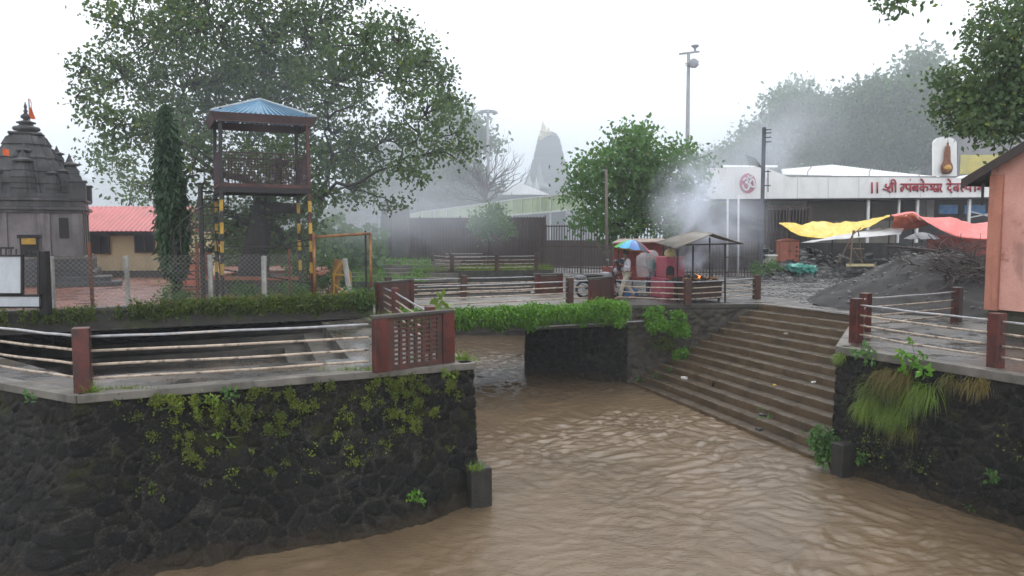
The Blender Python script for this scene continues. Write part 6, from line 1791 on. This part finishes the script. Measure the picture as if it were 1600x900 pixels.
mb = MB(); mb.blob(mp(.85, .78), (.27, .15, .15), 5, .08, 14, 9); mb.build('fuel_tank', M['greybike'], mc, smooth=True)
mb = MB(); mb.blob(mp(.32, .8), (.42, .14, .09), 8, .08, 14, 8); mb.build('seat', flat('black_vinyl', (.03, .03, .033), .35), mc, smooth=True)
mb = MB(); mb.blob(mp(-.12, .72), (.24, .1, .09), 2, .15, 10, 7); mb.build('tail', M['greybike'], mc, smooth=True)
ms = md.cross(UP); mb = MB(); mb.tube([mp(1.02, 1.12) + ms*.36, mp(1.1, 1.05) + ms*.12, mp(1.1, 1.05) - ms*.12, mp(1.02, 1.12) - ms*.36], .02, 6); mb.tube([mp(1.05, 1.1) + ms*.28, mp(1.07, 1.32) + ms*.38], .01, 5); mb.tube([mp(1.05, 1.1) - ms*.28, mp(1.07, 1.32) - ms*.38], .01, 5); mb.build('handlebar', M['iron'], mc)
for sg in (1, -1):
    mb = MB(); mb.blob(mp(1.07, 1.34) + ms*.38*sg, (.06, .06, .045), 1, .05, 8, 6); mb.build('mirror', M['greybike'], mc, smooth=True)
mb = MB(); mb.blob(mp(1.24, .95), (.1, .12, .11), 1, .05, 10, 8); mb.build('headlight', M['steel'], mc, smooth=True)

# ================================================================== PEOPLE
def skin(name, verts, edges, radii, m, parent, root=0, sub=2):
    off = origin_of(parent); me = bpy.data.meshes.new(name)
    me.from_pydata([tuple(V(v)-off) for v in verts], edges, [])
    o = bpy.data.objects.new(name, me); COL.objects.link(o); o.parent = parent
    me.materials.append(m)
    md_ = o.modifiers.new('skin', 'SKIN'); md_.use_smooth_shade = True
    sv = me.skin_vertices[0].data
    for i, r in enumerate(radii):
        sv[i].radius = (r, r) if not isinstance(r, tuple) else r
        sv[i].use_root = (i == root)
    s_ = o.modifiers.new('sub', 'SUBSURF'); s_.levels = sub; s_.render_levels = sub
    return o
M['skinm'] = flat('brown_skin', (.2, .1, .065), .55); M['hair'] = flat('black_hair', (.015, .012, .012), .5)
M['shirt'] = mat('white_shirt', (.62, .62, .66), (.52, .52, .57), 6, .8); M['khaki'] = mat('pale_khaki_trousers', (.42, .38, .3), (.34, .3, .24), 5, .8)
M['navy'] = flat('dark_navy_cloth', (.03, .032, .05), .8)
class Pose: pass
def person(label, base, fwd, shirt, trousers, pose, shoe):
    base = V(base); fwd = V(fwd); fwd.z = 0; fwd.normalize(); left = UP.cross(fwd)
    L = lambda x, y, z: base + fwd*x + left*y + UP*z
    t = thing('person', label, 'person', base)
    J = {k: L(*v) for k, v in pose.items()}
    names = ['pelvis', 'waist', 'chest', 'neck', 'head0', 'head1', 'shl', 'ell', 'hal', 'shr', 'elr', 'har', 'hipl', 'knl', 'anl', 'tol', 'hipr', 'knr', 'anr', 'tor']
    ed = [('pelvis', 'waist'), ('waist', 'chest'), ('chest', 'neck'), ('neck', 'head0'), ('head0', 'head1'), ('chest', 'shl'), ('shl', 'ell'), ('ell', 'hal'), ('chest', 'shr'), ('shr', 'elr'), ('elr', 'har'), ('pelvis', 'hipl'), ('hipl', 'knl'), ('knl', 'anl'), ('anl', 'tol'), ('pelvis', 'hipr'), ('hipr', 'knr'), ('knr', 'anr'), ('anr', 'tor')]
    rd = dict(pelvis=.11, waist=.105, chest=.13, neck=.055, head0=.085, head1=.09, shl=.065, ell=.045, hal=.03, shr=.065, elr=.045, har=.03, hipl=.085, knl=.058, anl=.038, tol=.03, hipr=.085, knr=.058, anr=.038, tor=.03)
    idx = {n: i for i, n in enumerate(names)}
    V_ = [J[n] for n in names]; R = [rd[n] for n in names]; E = [(idx[a], idx[b]) for a, b in ed]
    for sd_ in ('l', 'r'):                    # five fingers closed on what the hand holds
        h = J['ha'+sd_]; dirn = (h - J['el'+sd_]).normalized(); sd2 = dirn.cross(UP).normalized() if abs(dirn.z) < .95 else left
        palm = h + dirn*.06; V_.append(palm); R.append(.034); pi_ = len(V_)-1; E.append((idx['ha'+sd_], pi_))
        for q in range(4):
            f1 = palm + dirn*.035 + UP*(.03-.02*q); f2 = f1 + dirn*.03 + sd2*.03*(1 if sd_ == 'l' else -1)
            V_ += [f1, f2]; R += [.009, .008]; E += [(pi_, len(V_)-2), (len(V_)-2, len(V_)-1)]
        th_ = palm + UP*.03 + sd2*.03*(1 if sd_ == 'l' else -1); V_.append(th_); R.append(.01); E.append((pi_, len(V_)-1))
    skin('body', V_, E, R, M['skinm'], t)
    S = ['waist2', 'waist', 'chest', 'shl', 'ell', 'wrl', 'shr', 'elr', 'wrr']
    J['waist2'] = J['pelvis'] + UP*.0; J['wrl'] = J['ell'].lerp(J['hal'], .75); J['wrr'] = J['elr'].lerp(J['har'], .75)
    skin('shirt', [J[s_] for s_ in S], [(0, 1), (1, 2), (2, 3), (3, 4), (4, 5), (2, 6), (6, 7), (7, 8)], [(.15, .14), .142, .162, .09, .072, .055, .09, .072, .055], shirt, t)
    T = ['pelvis', 'hipl', 'knl', 'anl', 'hipr', 'knr', 'anr']
    skin('trousers', [J['pelvis'] + UP*.04] + [J[s_] for s_ in T[1:]], [(0, 1), (1, 2), (2, 3), (0, 4), (4, 5), (5, 6)], [.14, .115, .09, .07, .115, .09, .07], trousers, t)
    mb = MB(); hcn = J['head1'] + UP*.035 - fwd*.02; mb.blob(hcn, (.105, .095, .1), 2, .05, 14, 10); mb.build('hair', M['hair'], t, smooth=True)
    for sd_ in ('l', 'r'):
        mb = MB(); mb.blob(J['an'+sd_].lerp(J['to'+sd_], .55) - UP*.02, (.12, .055, .04), 1, .05, 12, 8); mb.build('shoe', shoe, t, smooth=True)
    mb = MB(); f0 = J['head1'] + fwd*.095 - UP*.03; mb.tube([f0 + UP*.04, f0 + fwd*.02, f0 + fwd*.0 - UP*.01], [.01, .016, .012], 6); mb.build('nose', M['skinm'], t, smooth=True)
    return t, L, J
walk = dict(pelvis=(0, 0, .93), waist=(.01, 0, 1.08), chest=(.03, 0, 1.3), neck=(.04, 0, 1.46), head0=(.06, 0, 1.55), head1=(.075, 0, 1.63), shl=(.03, .19, 1.38), ell=(.04, .25, 1.12), hal=(.24, .13, 1.22), shr=(.02, -.19, 1.38), elr=(.0, -.25, 1.1), har=(.2, -.16, .98), hipl=(.02, .09, .88), knl=(.2, .1, .5), anl=(.3, .09, .09), tol=(.46, .09, .035), hipr=(-.02, -.09, .88), knr=(-.04, -.1, .48), anr=(-.34, -.09, .13), tor=(-.22, -.09, .035))
pbase = G(979, 467)
pA, LA, JA = person('man in white shirt and pale trousers walking left under a rainbow umbrella', pbase, V((-1, -.3, 0)), M['shirt'], M['khaki'], walk, flat('tan_shoe', (.3, .16, .09), .6))
bag = MB(); bag.blob(LA(.2, -.12, 1.3), (.17, .14, .13), 4, .25, 12, 9); bag.blob(LA(.24, -.16, 1.12), (.09, .08, .12), 6, .2, 10, 8)
tag(bag.build('shoulder_bag', M['navy'], smooth=True), 'dark bag carried on the shoulder of the walking man', 'bag')
ub = thing('umbrella', 'rainbow panelled umbrella held over the man in white', 'umbrella', LA(.3, .13, 1.25))
cols = [('green', (.03, .38, .03)), ('sky', (.06, .38, .6)), ('blue', (.05, .16, .42)), ('navy', (.02, .03, .06)), ('red', (.5, .03, .035)), ('crimson', (.6, .07, .05)), ('orange', (.7, .2, .02)), ('yellow', (.72, .5, .02))]
cm_ = [flat('umbrella_%s' % n, c, .45) for n, c in cols]
order = [cm_[4], cm_[5], cm_[7], cm_[7], cm_[0], cm_[1], cm_[2], cm_[3]]
uc = D(988, 388, 27.1)
cols_by_angle = [cm_[4], cm_[5], cm_[6], cm_[7], cm_[0], cm_[1], cm_[2], cm_[3]]
# panels listed anticlockwise from +x (seen from above); those facing the camera are 4..7
seq = [cm_[5], cm_[6], cm_[7], cm_[7], cm_[0], cm_[0], cm_[1], cm_[2], cm_[3], cm_[4]]
cob_, e_ = umbrella_canopy(uc - UP*.06, .66, .36, seq, tilt=(-.05, .16), n=10, parent=ub, rot=-.05)
mb = MB(); mb.tube([uc + UP*.36, JA['hal'] - UP*.1], .012, 6); mb.build('shaft', M['iron'], ub)
mb = MB()
for k in range(8):
    a = 2*math.pi*k/8; mb.tube([uc + e_ @ V((0, 0, .1)), uc + e_ @ V((math.cos(a)*.6, math.sin(a)*.6, .02))], .006, 4)
mb.build('ribs', M['steel'], ub)
walk2 = dict(walk); walk2.update(hal=(.22, .1, 1.05), har=(.26, -.12, 1.1), knl=(-.06, .1, .48), anl=(-.36, .09, .16), tol=(-.26, .09, .05), knr=(.16, -.1, .5), anr=(.16, -.09, .09), tor=(.32, -.09, .035), chest=(.1, 0, 1.26), neck=(.15, 0, 1.4), head0=(.19, 0, 1.48), head1=(.22, 0, 1.55), shl=(.1, .19, 1.33), shr=(.09, -.19, 1.33), ell=(.1, .24, 1.08), elr=(.08, -.24, 1.08))
pbase2 = G(1020, 463)
pB, LBp, JB = person('person in dark clothes stooping along under a clear plastic sheet', pbase2, V((-1, -.25, 0)), flat('teal_shirt', (.05, .14, .14), .8), M['navy'], walk2, flat('grey_shoe', (.25, .24, .23), .6))
def clear_plastic():
    m, nt, b = _nt('clear_plastic'); b.inputs['Base Color'].default_value = (.75, .77, .8, 1); b.inputs['Roughness'].default_value = .15; b.inputs['Specular IOR Level'].default_value = .8
    tr__ = nt.nodes.new('ShaderNodeBsdfTransparent'); mx__ = nt.nodes.new('ShaderNodeMixShader')
    f = _noise(nt, _pos(nt, (1, 1, 1)), 9, 4); nt.links.new(_ramp(nt, f, .2, .8, .18, .3), mx__.inputs['Fac'])
    nt.links.new(tr__.outputs[0], mx__.inputs[1]); nt.links.new(b.outputs[0], mx__.inputs[2]); nt.links.new(mx__.outputs[0], nt.nodes['Material Output'].inputs['Surface']); return m
pn = MB()
def pfn(u, v):
    a = 2*math.pi*u; top = LBp(.26, 0, 1.72); bot = LBp(.3, 0, .72); c = top.lerp(bot, v); r = np.interp(v, [0, .08, .25, .6, 1], [.02, .16, .3, .3, .25]) * (1 + .12*noise.noise(V((math.cos(a)*1.2, math.sin(a)*1.2, v*1.5))))
    f_ = (bot-top); return c + V((math.cos(a)*r*1.25, math.sin(a)*r, 0)) + V((.25*max(0, 1-v*2.2)*max(0, math.cos(a)), 0, 0))
pn.grid(pfn, 36, 18)
tag(pn.build('plastic_sheet', clear_plastic(), smooth=True), 'clear plastic rain sheet wrapped round the stooping walker', 'plastic sheet')
M['sandal'] = None

pts = np.array([[x, y, WZ+.035] for x, y in ((random.uniform(-1, 8), random.uniform(9, 24)) for _ in range(70))])
P, Fc = leaf_arrays(pts, .06, 0, .6); P[:, 2] = WZ + .03
tag(np_mesh('floating_leaves', P, Fc, leafmat('floating_leaf', (.2, .15, .06), (.1, .09, .04), trans=0)), 'scattered dead leaves floating on the brown river', 'leaves', kind='stuff')
# ================================================================== SMOKE
def smoke(label, c, r, density, color=(.86, .9, 1.0), scale=1.6, thr=.42, seed=0.0, rot=0):
    m, nt, pv = volmat('smoke_%d' % int(seed*10), density, color)
    tc_ = nt.nodes.new('ShaderNodeTexCoord')
    ln = nt.nodes.new('ShaderNodeVectorMath'); ln.operation = 'LENGTH'; nt.links.new(tc_.outputs['Object'], ln.inputs[0])
    fall = _ramp(nt, ln.outputs['Value'], 1.0, .15)
    mp_ = nt.nodes.new('ShaderNodeMapping'); mp_.inputs['Location'].default_value = (seed*3.7, seed, seed*1.3); nt.links.new(tc_.outputs['Object'], mp_.inputs['Vector'])
    n = nt.nodes.new('ShaderNodeTexNoise'); n.inputs['Scale'].default_value = scale; n.inputs['Detail'].default_value = 4; n.inputs['Roughness'].default_value = .6; n.inputs['Distortion'].default_value = .6
    nt.links.new(mp_.outputs[0], n.inputs['Vector'])
    nf_ = _ramp(nt, n.outputs['Fac'], thr, thr+.25)
    a = nt.nodes.new('ShaderNodeMath'); a.operation = 'MULTIPLY'; nt.links.new(fall, a.inputs[0]); nt.links.new(nf_, a.inputs[1])
    b = nt.nodes.new('ShaderNodeMath'); b.operation = 'MULTIPLY'; b.inputs[1].default_value = density; nt.links.new(a.outputs[0], b.inputs[0]); nt.links.new(b.outputs[0], pv.inputs['Density'])
    me = bpy.data.meshes.new('smoke'); mb = MB()
    mb.grid(lambda u, v: V((math.cos(2*math.pi*u)*math.sin(math.pi*v), math.sin(2*math.pi*u)*math.sin(math.pi*v), -math.cos(math.pi*v))), 20, 12)
    o = mb.build('smoke', m); o.location = c; o.scale = r; o.rotation_euler = (0, rot, 0)
    return tag(o, label, 'smoke', kind='stuff')
smoke('white smoke rising from the fire under the stall roof', D(1085, 402, 26.6), (.75, .6, .62), 3.2, seed=1.3, scale=1.4, thr=.36, rot=-.4)
smoke('thick blue white smoke billowing over the stall roof', D(1085, 312, 29), (2.0, 1.5, 2.3), 1.1, seed=2.1, scale=1.7, thr=.38, rot=.5)
smoke('smoke drifting across the left end of the white fascia', D(1130, 345, 33), (2.8, 2.2, 1.9), .4, seed=3.7, scale=1.5, thr=.36, rot=.2)
smoke('faint smoke trail rising past the utility pole', D(1155, 280, 37), (3.4, 2.2, 2.6), .14, seed=9.1, scale=1.5, thr=.36, rot=-.5)
smoke('pale smoke drifting up before the right hand trees', D(1232, 220, 44), (4.4, 3, 3.2), .13, seed=4.4, scale=1.4, thr=.34, rot=-.5)
smoke('thin blue smoke hanging between the fig tree and the fence', D(660, 340, 42), (7.5, 5.0, 3.2), .085, seed=5.2, scale=1.2, thr=.3)
smoke('thin blue smoke hanging around the tower and the fig tree', D(430, 230, 25.5), (8.5, 6.0, 6.5), .017, color=(.8, .88, 1.0), seed=7.7, scale=1.0, thr=.2)
smoke('thin mist drifting through the right side of the fig tree', D(640, 210, 33), (3.4, 2.5, 3.0), .12, seed=6.8, scale=1.3, thr=.34, rot=.4)
def mistbank():
    m, nt, pv = volmat('rain_mist', .017, (.9, .945, 1.0))
    mb = MB(); mb.pbox((-220, 57, -4.5), (440, 0, 0), (0, 213, 0), (0, 0, 30.5)); o = mb.build('mist', m)
    return tag(o, 'dense rain mist over the far half of the valley', 'mist', kind='stuff')
mistbank()
# ------------------------------------------------------------------ render settings
SC.render.engine = 'CYCLES'
cy = SC.cycles
cy.use_denoising = True
try: cy.denoiser = 'OPENIMAGEDENOISE'
except Exception: pass
cy.max_bounces = 8; cy.diffuse_bounces = 3; cy.glossy_bounces = 3; cy.transmission_bounces = 3; cy.transparent_max_bounces = 12; cy.volume_bounces = 3
cy.volume_step_rate = 2.0; cy.volume_max_steps = 128
cy.sample_clamp_indirect = 6
cy.use_adaptive_sampling = True; cy.adaptive_threshold = .02
SC.view_settings.view_transform = 'Standard'; SC.view_settings.look = 'None'
SC.view_settings.exposure = .7; SC.view_settings.gamma = 1; SC.view_settings.use_curve_mapping = False
